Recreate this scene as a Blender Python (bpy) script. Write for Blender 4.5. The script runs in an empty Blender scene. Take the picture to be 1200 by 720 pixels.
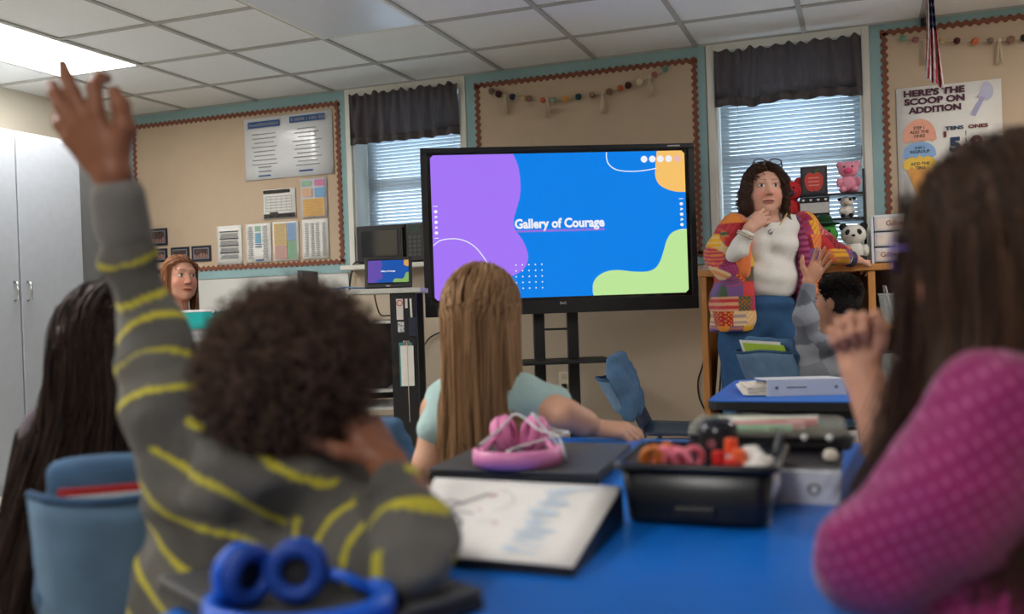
import bpy, math, random
import numpy as np
from mathutils import Matrix, Vector

random.seed(7)
RNG = np.random.default_rng(7)
S = bpy.context.scene
COL = S.collection

# ------------------------------------------------------------------ camera
CAM = np.array([0.0, 0.0, 0.987])
FPX = 1111.2
YAW, PITCH, ROLL = -0.3530, -0.0075, -0.0339
_f = np.array([math.sin(YAW) * math.cos(PITCH), math.cos(YAW) * math.cos(PITCH), math.sin(PITCH)])
_r0 = np.array([math.cos(YAW), -math.sin(YAW), 0.0])
_u0 = np.cross(_r0, _f)
CR = math.cos(ROLL) * _r0 + math.sin(ROLL) * _u0      # camera right
CU = -math.sin(ROLL) * _r0 + math.cos(ROLL) * _u0     # camera up
CF = _f                                               # camera forward
cd = bpy.data.cameras.new('camera')
cam = bpy.data.objects.new('camera', cd)
COL.objects.link(cam)
cam.matrix_world = Matrix(((CR[0], CU[0], -CF[0], CAM[0]), (CR[1], CU[1], -CF[1], CAM[1]),
                           (CR[2], CU[2], -CF[2], CAM[2]), (0, 0, 0, 1)))
cd.sensor_width = 36.0
cd.lens = FPX / 1200 * 36
cd.clip_start = 0.05
cd.dof.use_dof = True
cd.dof.focus_distance = 4.8
cd.dof.aperture_fstop = 2.6
S.camera = cam

# ------------------------------------------------------------------ world, view
W = bpy.data.worlds.new('daylight')
S.world = W
W.use_nodes = True
nt = W.node_tree
bg = nt.nodes['Background']
bg.inputs['Color'].default_value = (0.70, 0.86, 1.0, 1)
bg.inputs['Strength'].default_value = 6.5
S.view_settings.view_transform = 'Standard'
S.view_settings.look = 'None'
S.view_settings.gamma = 1
S.view_settings.exposure = 0.0
S.view_settings.use_curve_mapping = False
S.cycles.use_denoising = True
S.cycles.max_bounces = 8
S.cycles.diffuse_bounces = 4
S.cycles.sample_clamp_indirect = 6
LAMP = 20.0         # emission of a lit ceiling diffuser


# ------------------------------------------------------------------ helpers
def at(x, y, d):
    """a point at depth d along the line of sight through x, y of the 1200 x 720 frame"""
    return CAM + d * (CF + CR * (x - 600) / FPX + CU * (360 - y) / FPX)


def lin(c):
    return tuple(((v / 255 / 12.92) if v / 255 <= 0.04045 else ((v / 255 + 0.055) / 1.055) ** 2.4) for v in c)


def nrm(v):
    v = np.asarray(v, float)
    return v / (np.linalg.norm(v) + 1e-12)


MATS = {}


def mat(name, rgb, rough=0.6, metal=0.0, var=0.06, scale=40.0, bump=0.0, bscale=200.0, spec=0.4, attr=False,
        sheen=0.0, emit=0.0, alpha=1.0, trans=0.0, stretch=None):
    if name in MATS:
        return MATS[name]
    m = bpy.data.materials.new(name)
    m.use_nodes = True
    n, l = m.node_tree.nodes, m.node_tree.links
    p = n['Principled BSDF']
    c = lin(rgb)
    tc = n.new('ShaderNodeTexCoord')
    src = tc.outputs['Object']
    if stretch:
        mp = n.new('ShaderNodeMapping')
        mp.inputs['Scale'].default_value = stretch
        l.new(src, mp.inputs['Vector'])
        src = mp.outputs['Vector']
    nz = n.new('ShaderNodeTexNoise')
    nz.inputs['Scale'].default_value = scale
    nz.inputs['Detail'].default_value = 4
    l.new(src, nz.inputs['Vector'])
    mr = n.new('ShaderNodeMapRange')
    mr.inputs['From Min'].default_value = 0.25
    mr.inputs['From Max'].default_value = 0.75
    mr.inputs['To Min'].default_value = 1 - var
    mr.inputs['To Max'].default_value = 1 + var
    l.new(nz.outputs['Fac'], mr.inputs['Value'])
    mx = n.new('ShaderNodeVectorMath')
    mx.operation = 'SCALE'
    l.new(mr.outputs['Result'], mx.inputs['Scale'])
    if attr:
        a = n.new('ShaderNodeAttribute')
        a.attribute_name = 'Col'
        l.new(a.outputs['Color'], mx.inputs[0])
    else:
        mx.inputs[0].default_value = c
    l.new(mx.outputs['Vector'], p.inputs['Base Color'])
    p.inputs['Roughness'].default_value = rough
    p.inputs['Metallic'].default_value = metal
    p.inputs['Specular IOR Level'].default_value = spec
    if sheen:
        p.inputs['Sheen Weight'].default_value = sheen
    if trans:
        p.inputs['Transmission Weight'].default_value = trans
    if alpha < 1:
        p.inputs['Alpha'].default_value = alpha
    if emit:
        l.new(mx.outputs['Vector'], p.inputs['Emission Color'])
        p.inputs['Emission Strength'].default_value = emit
    if bump:
        nb = n.new('ShaderNodeTexNoise')
        nb.inputs['Scale'].default_value = bscale
        nb.inputs['Detail'].default_value = 3
        l.new(src, nb.inputs['Vector'])
        b = n.new('ShaderNodeBump')
        b.inputs['Strength'].default_value = bump
        b.inputs['Distance'].default_value = 0.01
        l.new(nb.outputs['Fac'], b.inputs['Height'])
        l.new(b.outputs['Normal'], p.inputs['Normal'])
    MATS[name] = m
    return m


def yawR(a):
    """columns: local x, y, z for a turn a about z"""
    c, s = math.cos(a), math.sin(a)
    return np.array([[c, -s, 0], [s, c, 0], [0, 0, 1.0]])


def frame(fwd, up=(0, 0, 1)):
    """columns right, forward, up"""
    f = nrm(fwd)
    r = nrm(np.cross(f, up))
    u = np.cross(r, f)
    return np.stack([r, f, u], 1)


class MB:
    def __init__(s, O=(0, 0, 0), R=None):
        s.V, s.F, s.n = [], [], 0
        s.O = np.asarray(O, float)
        s.R = np.eye(3) if R is None else np.asarray(R, float)

    def add(s, V, F):
        V = np.asarray(V, float) @ s.R.T + s.O
        s.V.append(V)
        s.F += [tuple(int(i) + s.n for i in f) for f in F]
        s.n += len(V)
        return s

    def box(s, c, sz, R=None):
        h = np.asarray(sz, float) / 2
        P = np.array([(x, y, z) for x in (-1, 1) for y in (-1, 1) for z in (-1, 1)]) * h
        if R is not None:
            P = P @ np.asarray(R).T
        return s.add(P + np.asarray(c, float), [(0, 1, 3, 2), (4, 6, 7, 5), (0, 4, 5, 1), (2, 3, 7, 6), (0, 2, 6, 4), (1, 5, 7, 3)])

    def b2(s, lo, hi):
        lo, hi = np.asarray(lo, float), np.asarray(hi, float)
        return s.box((lo + hi) / 2, hi - lo)

    def tube(s, pts, r, n=8, closed=False, caps=True, flat=1.0):
        P = np.asarray(pts, float)
        m = len(P)
        r = np.full(m, r, float) if np.isscalar(r) else np.asarray(r, float)
        T = (np.roll(P, -1, 0) - np.roll(P, 1, 0)) if closed else np.gradient(P, axis=0)
        T /= np.linalg.norm(T, axis=1, keepdims=True) + 1e-12
        a = np.array([0, 0, 1.0]) if abs(T[0][2]) < 0.9 else np.array([1.0, 0, 0])
        V = []
        N = nrm(np.cross(T[0], a))
        for i in range(m):
            N = nrm(N - T[i] * (N @ T[i]))
            B = np.cross(T[i], N)
            for k in range(n):
                t = 2 * math.pi * k / n
                V.append(P[i] + r[i] * (math.cos(t) * N + flat * math.sin(t) * B))
        F = []
        for i in range(m if closed else m - 1):
            j = (i + 1) % m
            for k in range(n):
                F.append((i * n + k, i * n + (k + 1) % n, j * n + (k + 1) % n, j * n + k))
        if caps and not closed:
            F.append(tuple(range(n - 1, -1, -1)))
            F.append(tuple((m - 1) * n + k for k in range(n)))
        return s.add(V, F)

    def cyl(s, a, b, r0, r1=None, n=16):
        a, b = np.asarray(a, float), np.asarray(b, float)
        return s.tube([a, b], [r0, r0 if r1 is None else r1], n)

    def ell(s, c, rad, R=None, nu=16, nv=10):
        V = []
        for j in range(1, nv):
            t = math.pi * j / nv
            for i in range(nu):
                p = 2 * math.pi * i / nu
                V.append((math.sin(t) * math.cos(p), math.sin(t) * math.sin(p), math.cos(t)))
        V += [(0, 0, 1), (0, 0, -1)]
        V = np.array(V) * np.asarray(rad, float)
        if R is not None:
            V = V @ np.asarray(R).T
        F = []
        for j in range(nv - 2):
            for i in range(nu):
                k = (i + 1) % nu
                F.append((j * nu + i, (j + 1) * nu + i, (j + 1) * nu + k, j * nu + k))
        t, b = (nv - 1) * nu, (nv - 1) * nu + 1
        for i in range(nu):
            k = (i + 1) % nu
            F.append((t, i, k))
            F.append((b, (nv - 2) * nu + k, (nv - 2) * nu + i))
        return s.add(V + np.asarray(c, float), F)

    def prism(s, poly, O, ux, uy, t):
        """polygon in the plane O + ux x + uy y, thick t along ux x uy"""
        O, ux, uy = (np.asarray(q, float) for q in (O, ux, uy))
        n = np.cross(ux, uy)
        A = [O + ux * p[0] + uy * p[1] for p in poly]
        m = len(A)
        V = A + [q + n * t for q in A]
        F = [tuple(range(m - 1, -1, -1)), tuple(range(m, 2 * m))]
        F += [(i, (i + 1) % m, m + (i + 1) % m, m + i) for i in range(m)]
        return s.add(V, F)

    def quad(s, a, b, c, d):
        return s.add([a, b, c, d], [(0, 1, 2, 3)])

    def grid(s, P, wrap=False):
        P = np.asarray(P, float)
        m, n = P.shape[:2]
        F = []
        for i in range(m - 1):
            for j in range(n if wrap else n - 1):
                k = (j + 1) % n
                F.append((i * n + j, i * n + k, (i + 1) * n + k, (i + 1) * n + j))
        return s.add(P.reshape(-1, 3), F)

    def lathe(s, prof, c=(0, 0, 0), n=20, sx=1.0, sy=1.0):
        P = [[(c[0] + sx * r * math.cos(2 * math.pi * k / n), c[1] + sy * r * math.sin(2 * math.pi * k / n), c[2] + z)
              for k in range(n)] for r, z in prof]
        return s.grid(P, wrap=True)

    def build(s, name, m, parent=None, smooth=False, bevel=0.0, solid=0.0, org=None, label=None, subsurf=0, tri=False):
        V = np.concatenate(s.V) if s.V else np.zeros((0, 3))
        return link_mesh(name, V, s.F, m, parent, smooth, bevel, solid, org, label, subsurf)


ORG = {}


def link_mesh(name, V, F, m, parent=None, smooth=False, bevel=0.0, solid=0.0, org=None, label=None, subsurf=0, colors=None):
    V = np.asarray(V, float)
    if parent is not None:
        o0 = ORG[parent.name]
    elif org is not None:
        o0 = np.asarray(org, float)
    else:
        lo, hi = V.min(0), V.max(0)
        o0 = np.array([(lo[0] + hi[0]) / 2, (lo[1] + hi[1]) / 2, lo[2]])
    me = bpy.data.meshes.new(name)
    Vl = V - o0
    if isinstance(F, np.ndarray):
        nf, k = F.shape
        me.vertices.add(len(Vl))
        me.vertices.foreach_set('co', Vl.astype(np.float32).ravel())
        me.loops.add(nf * k)
        me.loops.foreach_set('vertex_index', F.astype(np.int32).ravel())
        me.polygons.add(nf)
        me.polygons.foreach_set('loop_start', np.arange(0, nf * k, k, dtype=np.int32))
        me.update(calc_edges=True)
    else:
        me.from_pydata([tuple(v) for v in Vl], [], F)
        me.update()
    if smooth:
        me.polygons.foreach_set('use_smooth', np.ones(len(me.polygons), dtype=bool))
    if colors is not None:
        a = me.color_attributes.new('Col', 'FLOAT_COLOR', 'POINT')
        cc = np.ones((len(V), 4), np.float32)
        cc[:, :3] = colors
        a.data.foreach_set('color', cc.ravel())
    if m is not None:
        me.materials.append(m)
    o = bpy.data.objects.new(name, me)
    COL.objects.link(o)
    if parent is not None:
        o.parent = parent
    else:
        o.location = o0
    ORG[o.name] = o0
    if solid:
        q = o.modifiers.new('thickness', 'SOLIDIFY')
        q.thickness = solid
        q.offset = 0
    if bevel:
        q = o.modifiers.new('edge', 'BEVEL')
        q.width = bevel
        q.segments = 2
        q.limit_method = 'ANGLE'
        q.angle_limit = 0.6
    if subsurf:
        q = o.modifiers.new('round', 'SUBSURF')
        q.levels = q.render_levels = subsurf
    if label:
        o['label'] = label
    return o


def tag(o, label, cat, group=None):
    o['label'] = label
    o['category'] = cat
    if group:
        o['group'] = group
    return o


def thing(name, label, cat, loc=(0, 0, 0), group=None):
    o = bpy.data.objects.new(name, None)
    COL.objects.link(o)
    o.location = loc
    ORG[o.name] = np.asarray(loc, float)
    o.empty_display_size = 0.05
    return tag(o, label, cat, group)


def struct(o):
    o['kind'] = 'structure'
    return o


def text_mesh(txt, size, bold=0.0, width=None, align='LEFT'):
    """flat lettering as (V, F) in the x, y plane"""
    c = bpy.data.curves.new('lettering', 'FONT')
    c.body = txt
    c.size = size
    c.offset = bold
    c.align_x = align
    c.resolution_u = 3
    c.fill_mode = 'FRONT'
    o = bpy.data.objects.new('lettering', c)
    COL.objects.link(o)
    bpy.context.view_layer.update()
    dg = bpy.context.evaluated_depsgraph_get()
    me = bpy.data.meshes.new_from_object(o.evaluated_get(dg))
    V = np.array([v.co[:] for v in me.vertices]).reshape(-1, 3)
    F = [tuple(p.vertices) for p in me.polygons]
    bpy.data.objects.remove(o)
    bpy.data.curves.remove(c)
    bpy.data.meshes.remove(me)
    if width is not None and len(V):
        lo, hi = V[:, 0].min(), V[:, 0].max()
        V[:, 0] = (V[:, 0] - lo) * width / (hi - lo)
    return V, F


def put_text(mb, txt, O, ux, uy, size, bold=0.0, width=None, align='LEFT', lift=0.0):
    V, F = text_mesh(txt, size, bold, width, align)
    if len(V) == 0:
        return
    O, ux, uy = (np.asarray(q, float) for q in (O, ux, uy))
    n = np.cross(ux, uy)
    mb.add(O + V[:, :1] * ux + V[:, 1:2] * uy + n * lift, F)


# ---- a small distance-field modeller: smooth unions of round shapes -> one continuous surface
class Blob:
    def __init__(s):
        s.p = []

    def rc(s, a, b, ra, rb=None, k=0.02, tag=0):
        a, b = np.asarray(a, float), np.asarray(b, float)
        rb = ra if rb is None else rb
        ba = b - a
        bb = float(ba @ ba) + 1e-12

        def fn(P):
            pa = P - a
            h = np.clip(pa @ ba / bb, 0, 1)
            return np.linalg.norm(pa - h[..., None] * ba, axis=-1) - (ra + (rb - ra) * h)
        r = max(ra, rb)
        s.p.append((fn, np.minimum(a, b) - r, np.maximum(a, b) + r, k, 1, tag))
        return s

    def chain(s, pts, rs, k=0.02, tag=0):
        for i in range(len(pts) - 1):
            s.rc(pts[i], pts[i + 1], rs[i], rs[i + 1], k, tag)
        return s

    def el(s, c, rad, R=None, k=0.02, tag=0, op=1):
        c, rad = np.asarray(c, float), np.asarray(rad, float)
        R = np.eye(3) if R is None else np.asarray(R, float)

        def fn(P):
            q = (P - c) @ R
            k0 = np.linalg.norm(q / rad, axis=-1)
            k1 = np.linalg.norm(q / rad ** 2, axis=-1) + 1e-9
            return k0 * (k0 - 1) / k1
        e = np.sqrt(((R * rad) ** 2).sum(1))
        s.p.append((fn, c - e, c + e, k, op, tag))
        return s

    def bx(s, c, half, rnd, R=None, k=0.02, tag=0):
        c, half = np.asarray(c, float), np.asarray(half, float)
        R = np.eye(3) if R is None else np.asarray(R, float)

        def fn(P):
            q = np.abs((P - c) @ R) - (half - rnd)
            return np.linalg.norm(np.maximum(q, 0), axis=-1) + np.minimum(q.max(-1), 0) - rnd
        e = np.abs(R) @ half
        s.p.append((fn, c - e, c + e, k, 1, tag))
        return s

    def cut(s, point, normal):
        """keep the side the normal points away from"""
        point, normal = np.asarray(point, float), nrm(normal)
        s.p.append((lambda P: (P - point) @ normal, None, None, 0.004, 2, 0))
        return s

    def mesh(s, vox, disp=None, smooth=2):
        lo = np.min([p[1] for p in s.p if p[4] == 1], 0) - 4 * vox
        hi = np.max([p[2] for p in s.p if p[4] == 1], 0) + 4 * vox
        n = np.ceil((hi - lo) / vox).astype(int) + 1
        F = np.full(n, 1.0, np.float32)
        ax = [lo[i] + vox * np.arange(n[i]) for i in range(3)]
        for fn, a, b, k, op, _ in s.p:
            if a is None:
                sl = tuple(slice(0, n[i]) for i in range(3))
            else:
                mg = k + 4 * vox
                i0 = np.maximum(np.floor((a - mg - lo) / vox).astype(int), 0)
                i1 = np.minimum(np.ceil((b + mg - lo) / vox).astype(int) + 1, n)
                if (i1 <= i0).any():
                    continue
                sl = tuple(slice(i0[i], i1[i]) for i in range(3))
            P = np.stack(np.meshgrid(*[ax[i][sl[i]] for i in range(3)], indexing='ij'), -1)
            d = fn(P)
            f = F[sl]
            if op == 1:
                h = np.clip(0.5 + 0.5 * (f - d) / k, 0, 1)
                F[sl] = f * (1 - h) + d * h - k * h * (1 - h)
            elif op == -1:
                h = np.clip(0.5 - 0.5 * (f + d) / k, 0, 1)
                F[sl] = f * (1 - h) - d * h + k * h * (1 - h)
            else:
                F[sl] = np.maximum(f, d)
        if disp is not None:
            P = np.stack(np.meshgrid(*ax, indexing='ij'), -1)
            m = np.abs(F) < 0.05
            F[m] += disp(P[m]).astype(np.float32)
        V, Q = surface_net(F, lo, vox)
        for _ in range(smooth):
            V = relax(V, Q)
        return V, Q

    def tags(s, V):
        best = np.full(len(V), 1e9)
        t = np.zeros(len(V), int)
        for fn, a, b, k, op, g in s.p:
            if op != 1:
                continue
            d = fn(V)
            m = d < best
            best[m] = d[m]
            t[m] = g
        return t


def surface_net(F, lo, h):
    nx, ny, nz = F.shape
    s = F < 0
    cnt = np.zeros((nx - 1, ny - 1, nz - 1), np.int8)
    for i in (0, 1):
        for j in (0, 1):
            for k in (0, 1):
                cnt += s[i:nx - 1 + i, j:ny - 1 + j, k:nz - 1 + k]
    m = (cnt > 0) & (cnt < 8)
    I = np.argwhere(m)
    idx = np.full(m.shape, -1, np.int64)
    idx[m] = np.arange(len(I))
    acc = np.zeros((len(I), 3))
    num = np.zeros(len(I))
    cor = [(i, j, k) for i in (0, 1) for j in (0, 1) for k in (0, 1)]
    val = {c: F[I[:, 0] + c[0], I[:, 1] + c[1], I[:, 2] + c[2]].astype(float) for c in cor}
    for c in cor:
        for axn in range(3):
            if c[axn]:
                continue
            d = list(c)
            d[axn] = 1
            a, b = val[c], val[tuple(d)]
            x = (a < 0) != (b < 0)
            t = np.where(x, a / (a - b + 1e-12), 0)
            p = np.tile(np.array(c, float), (len(I), 1))
            p[:, axn] += t
            acc[x] += p[x]
            num[x] += 1
    V = lo + h * (I + acc / np.maximum(num, 1)[:, None])
    Q = []
    for axn in range(3):
        b, c = (axn + 1) % 3, (axn + 2) % 3
        sl0, sl1 = [slice(None)] * 3, [slice(None)] * 3
        sl0[axn], sl1[axn] = slice(0, -1), slice(1, None)
        for q in (b, c):
            sl0[q] = sl1[q] = slice(1, -1)
        A, B = s[tuple(sl0)], s[tuple(sl1)]
        E = np.argwhere(A != B)
        if not len(E):
            continue
        neg = A[A != B]
        E = E.copy()
        E[:, b] += 1
        E[:, c] += 1

        def cell(db, dc):
            q = E.copy()
            q[:, b] += db
            q[:, c] += dc
            return idx[q[:, 0], q[:, 1], q[:, 2]]
        quad = np.stack([cell(-1, -1), cell(0, -1), cell(0, 0), cell(-1, 0)], 1)
        quad[~neg] = quad[~neg][:, ::-1]
        Q.append(quad)
    return V, np.concatenate(Q)


def relax(V, Q, w=0.5):
    n = len(V)
    acc = np.zeros((n, 3))
    c = np.zeros(n)
    for a, b in ((0, 1), (1, 2), (2, 3), (3, 0)):
        i, j = Q[:, a], Q[:, b]
        for k in range(3):
            acc[:, k] += np.bincount(i, V[j, k], n) + np.bincount(j, V[i, k], n)
        c += np.bincount(i, minlength=n) + np.bincount(j, minlength=n)
    return V * (1 - w) + w * acc / np.maximum(c, 1)[:, None]


def join_parts(parts):
    V, Q, C, n = [], [], [], 0
    for v, q, c in parts:
        V.append(v)
        Q.append(q + n)
        C.append(np.broadcast_to(np.asarray(c, float), (len(v), 3)))
        n += len(v)
    return np.concatenate(V), np.concatenate(Q), np.concatenate(C)


def folds(freq, amp, seed=0):
    g = np.random.default_rng(seed)
    D = g.normal(size=(7, 3))
    D /= np.linalg.norm(D, axis=1, keepdims=True)
    ph = g.uniform(0, 6.28, 7)
    fr = freq * g.uniform(0.6, 1.6, 7)

    def fn(P):
        o = 0
        for i in range(7):
            o = o + np.sin(fr[i] * (P @ D[i]) + ph[i] + 1.3 * np.sin(fr[i] * 0.6 * (P @ D[(i + 3) % 7])))
        return amp * o / 3.0
    return fn

# ------------------------------------------------------------------ the room
YW, ZC, XL, XR, YB = 5.644, 2.44, -5.07, 3.0, -3.2
M_WALL = mat('tan_wall_paint', (198, 182, 160), 0.75, var=0.03, scale=6, bump=0.05, bscale=90)
M_CREAM = mat('cream_wall_paint', (222, 214, 196), 0.75, var=0.03, scale=6)
M_WHITE = mat('white_trim_paint', (226, 224, 214), 0.5, var=0.03, scale=8)
M_LOW = mat('off_white_wall_panel', (214, 214, 208), 0.6, var=0.03, scale=5)
M_TILE = mat('ceiling_tile', (242, 244, 242), 0.9, var=0.04, scale=120, bump=0.25, bscale=260)
M_GRID = mat('ceiling_grid_metal', (176, 176, 170), 0.5, var=0.03)
M_FLOOR = mat('vinyl_floor', (186, 182, 174), 0.4, var=0.1, scale=14)
M_BLACK = mat('black_plastic', (26, 26, 29), 0.45, var=0.1)
M_DKMETAL = mat('black_powder_coat', (30, 30, 33), 0.5, var=0.1)
M_TEAL = mat('teal_paper', (148, 180, 182), 0.85, var=0.04, scale=20)
M_TAN = mat('tan_board_paper', (194, 173, 148), 0.85, var=0.03, scale=9)
M_BROWN = mat('brown_border_card', (128, 78, 60), 0.85, var=0.08, scale=60)
M_PAPER = mat('white_paper', (232, 230, 224), 0.8, var=0.02)
M_INK = mat('dark_ink', (60, 62, 66), 0.8)
M_INKL = mat('grey_ink', (140, 142, 146), 0.8)

fl = struct(MB().b2((XL, YB, -0.1), (XR, YW, 0)).build('floor', M_FLOOR))
M_SKYC = None


def wall_with_holes():
    holes = [(-3.19, -2.385, 1.25, 2.375), (-0.775, 0.045, 1.16, 2.39)]
    mb = MB()
    y0, y1 = YW, YW + 0.28
    xs = [XL - 0.2]
    for h in holes:
        mb.b2((xs[-1], y0, -0.1), (h[0], y1, ZC + 0.2))
        mb.b2((h[0], y0, -0.1), (h[1], y1, h[2]))
        mb.b2((h[0], y0, h[3]), (h[1], y1, ZC + 0.2))
        xs.append(h[1])
    mb.b2((xs[-1], y0, -0.1), (XR + 0.2, y1, ZC + 0.2))
    return mb


struct(wall_with_holes().build('wall_back', M_WALL))
struct(MB().b2((XL - 0.2, YB - 0.2, -0.1), (XL, YW, ZC + 0.2)).build('wall_left', M_CREAM))
struct(MB().b2((XR, YB - 0.2, -0.1), (XR + 0.2, YW, ZC + 0.2)).build('wall_right', M_CREAM))
struct(MB().b2((XL - 0.2, YB - 0.2, -0.1), (XR + 0.2, YB, ZC + 0.2)).build('wall_rear', M_CREAM))
# off-white lower panel under the first bulletin board
struct(MB().b2((XL, YW - 0.012, 0.1), (-3.245, YW, 1.205)).build('trim_1', M_LOW))
struct(MB().b2((XL, YW - 0.015, 0), (XR, YW, 0.1)).build('baseboard_back', mat('dark_vinyl_base', (70, 62, 56), 0.5)))

# ceiling: slab, metal grid, one tile per cell, troffer lights
TS = 0.61
X0, Y0 = -4.529, 5.109
ceil = struct(MB().b2((XL, YB, ZC + 0.06), (XR, YW, ZC + 0.2)).build('ceiling', M_TILE))
nxg = list(range(-1, 13))
nyg = list(range(-1, 14))
LIT = {}
for i in (0, 3, 6, 9, 12):
    for j in (1, 5, 9):
        LIT[(i, j)] = None
covered = {(i, j + d) for (i, j) in LIT for d in (0, 1)}
bar_w = 0.026


def ceil_child(name, mb, m, **k):
    return mb.build(name, m, ceil, **k)


for i in nxg[1:]:
    x = X0 + TS * i
    if XL < x < XR:
        ceil_child('grid_bar', MB().b2((x - bar_w / 2, YB, ZC - 0.004), (x + bar_w / 2, YW, ZC + 0.03)), M_GRID)
for j in nyg:
    y = Y0 - TS * j
    if YB < y < YW:
        ceil_child('grid_bar', MB().b2((XL, y - bar_w / 2, ZC - 0.003), (XR, y + bar_w / 2, ZC + 0.03)), M_GRID)
ceil_child('wall_angle', MB().b2((XL, YW - 0.02, ZC - 0.004), (XR, YW, ZC + 0.02)), M_GRID)
tile_mesh = None
for i in range(-1, 13):
    for j in range(-1, 14):
        if (i, j) in covered:
            continue
        xa, xb = max(XL, X0 + TS * i), min(XR, X0 + TS * (i + 1))
        yb, ya = min(YW, Y0 - TS * j), max(YB, Y0 - TS * (j + 1))
        if xb - xa < 0.05 or yb - ya < 0.05:
            continue
        g = 0.004
        full = abs(xb - xa - TS) < 1e-3 and abs(yb - ya - TS) < 1e-3
        if full and tile_mesh is not None:
            o = tile_mesh.copy()
            COL.objects.link(o)
            o.location = ((xa + xb) / 2 - t0[0], (ya + yb) / 2 - t0[1], random.uniform(-.001, .001))
        else:
            o = ceil_child('ceiling_tile', MB().b2((xa + g, ya + g, ZC + 0.006), (xb - g, yb - g, ZC + 0.025)), M_TILE)
            if full:
                tile_mesh = o
                t0 = ((xa + xb) / 2, (ya + yb) / 2)

M_ON = mat('lit_light_diffuser', (255, 251, 246), 0.5, var=0.0, emit=LAMP)
M_OFF = mat('unlit_light_diffuser', (214, 219, 226), 0.3, var=0.02)
M_TROF = mat('white_light_frame', (230, 230, 224), 0.5)
ON = {(0, 1), (3, 5), (9, 1), (6, 9), (0, 5)}
for (i, j) in LIT:
    xa, xb = X0 + TS * i, X0 + TS * (i + 1)
    if xa > XR - 0.3:
        continue
    xb = min(xb, XR - 0.01)
    yb, ya = Y0 - TS * j, Y0 - TS * (j + 2)
    lit = (i, j) in ON
    if (i, j) == (0, 1):
        lab = 'brightly lit ceiling light panel above the raised hand'
    elif (i, j) == (3, 1):
        lab = 'unlit grey ceiling light panel in front of the first window'
    else:
        lab = ('lit' if lit else 'unlit') + ' ceiling light panel %s, %s from the cabinets' % (
            {1: 'nearest the window wall', 5: 'above the front tables', 9: 'above the rear of the room'}[j],
            {0: 'first', 3: 'second', 6: 'third', 9: 'fourth', 12: 'fifth'}[i])
    t = thing('ceiling_light', lab, 'ceiling light', ((xa + xb) / 2, (ya + yb) / 2, ZC), 'ceiling light panels')
    f = 0.024
    mb = MB()
    mb.b2((xa, ya, ZC - 0.006), (xa + f, yb, ZC + 0.02)).b2((xb - f, ya, ZC - 0.006), (xb, yb, ZC + 0.02))
    mb.b2((xa + f, ya, ZC - 0.006), (xb - f, ya + f, ZC + 0.02)).b2((xa + f, yb - f, ZC - 0.006), (xb - f, yb, ZC + 0.02))
    mb.build('frame', M_TROF, t)
    MB().b2((xa + f, ya + f, ZC - 0.0055), (xb - f, yb - f, ZC + 0.008)).build('diffuser', M_ON if lit else M_OFF, t)

# ------------------------------------------------------------------ windows
M_SLAT = mat('white_blind_slat', (226, 232, 238), 0.45, var=0.02)
M_GLASS = mat('window_glass', (235, 245, 250), 0.05, trans=1.0, var=0, spec=0.3)


def add_translucent(m, amt):
    n, l = m.node_tree.nodes, m.node_tree.links
    p = n['Principled BSDF']
    t = n.new('ShaderNodeBsdfTranslucent')
    mx = n.new('ShaderNodeMixShader')
    mx.inputs['Fac'].default_value = amt
    src = p.inputs['Base Color'].links[0].from_socket
    l.new(src, t.inputs['Color'])
    out = [k for k in n if k.type == 'OUTPUT_MATERIAL'][0]
    l.new(p.outputs[0], mx.inputs[1])
    l.new(t.outputs[0], mx.inputs[2])
    l.new(mx.outputs[0], out.inputs['Surface'])


add_translucent(M_SLAT, 0.5)


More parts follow.
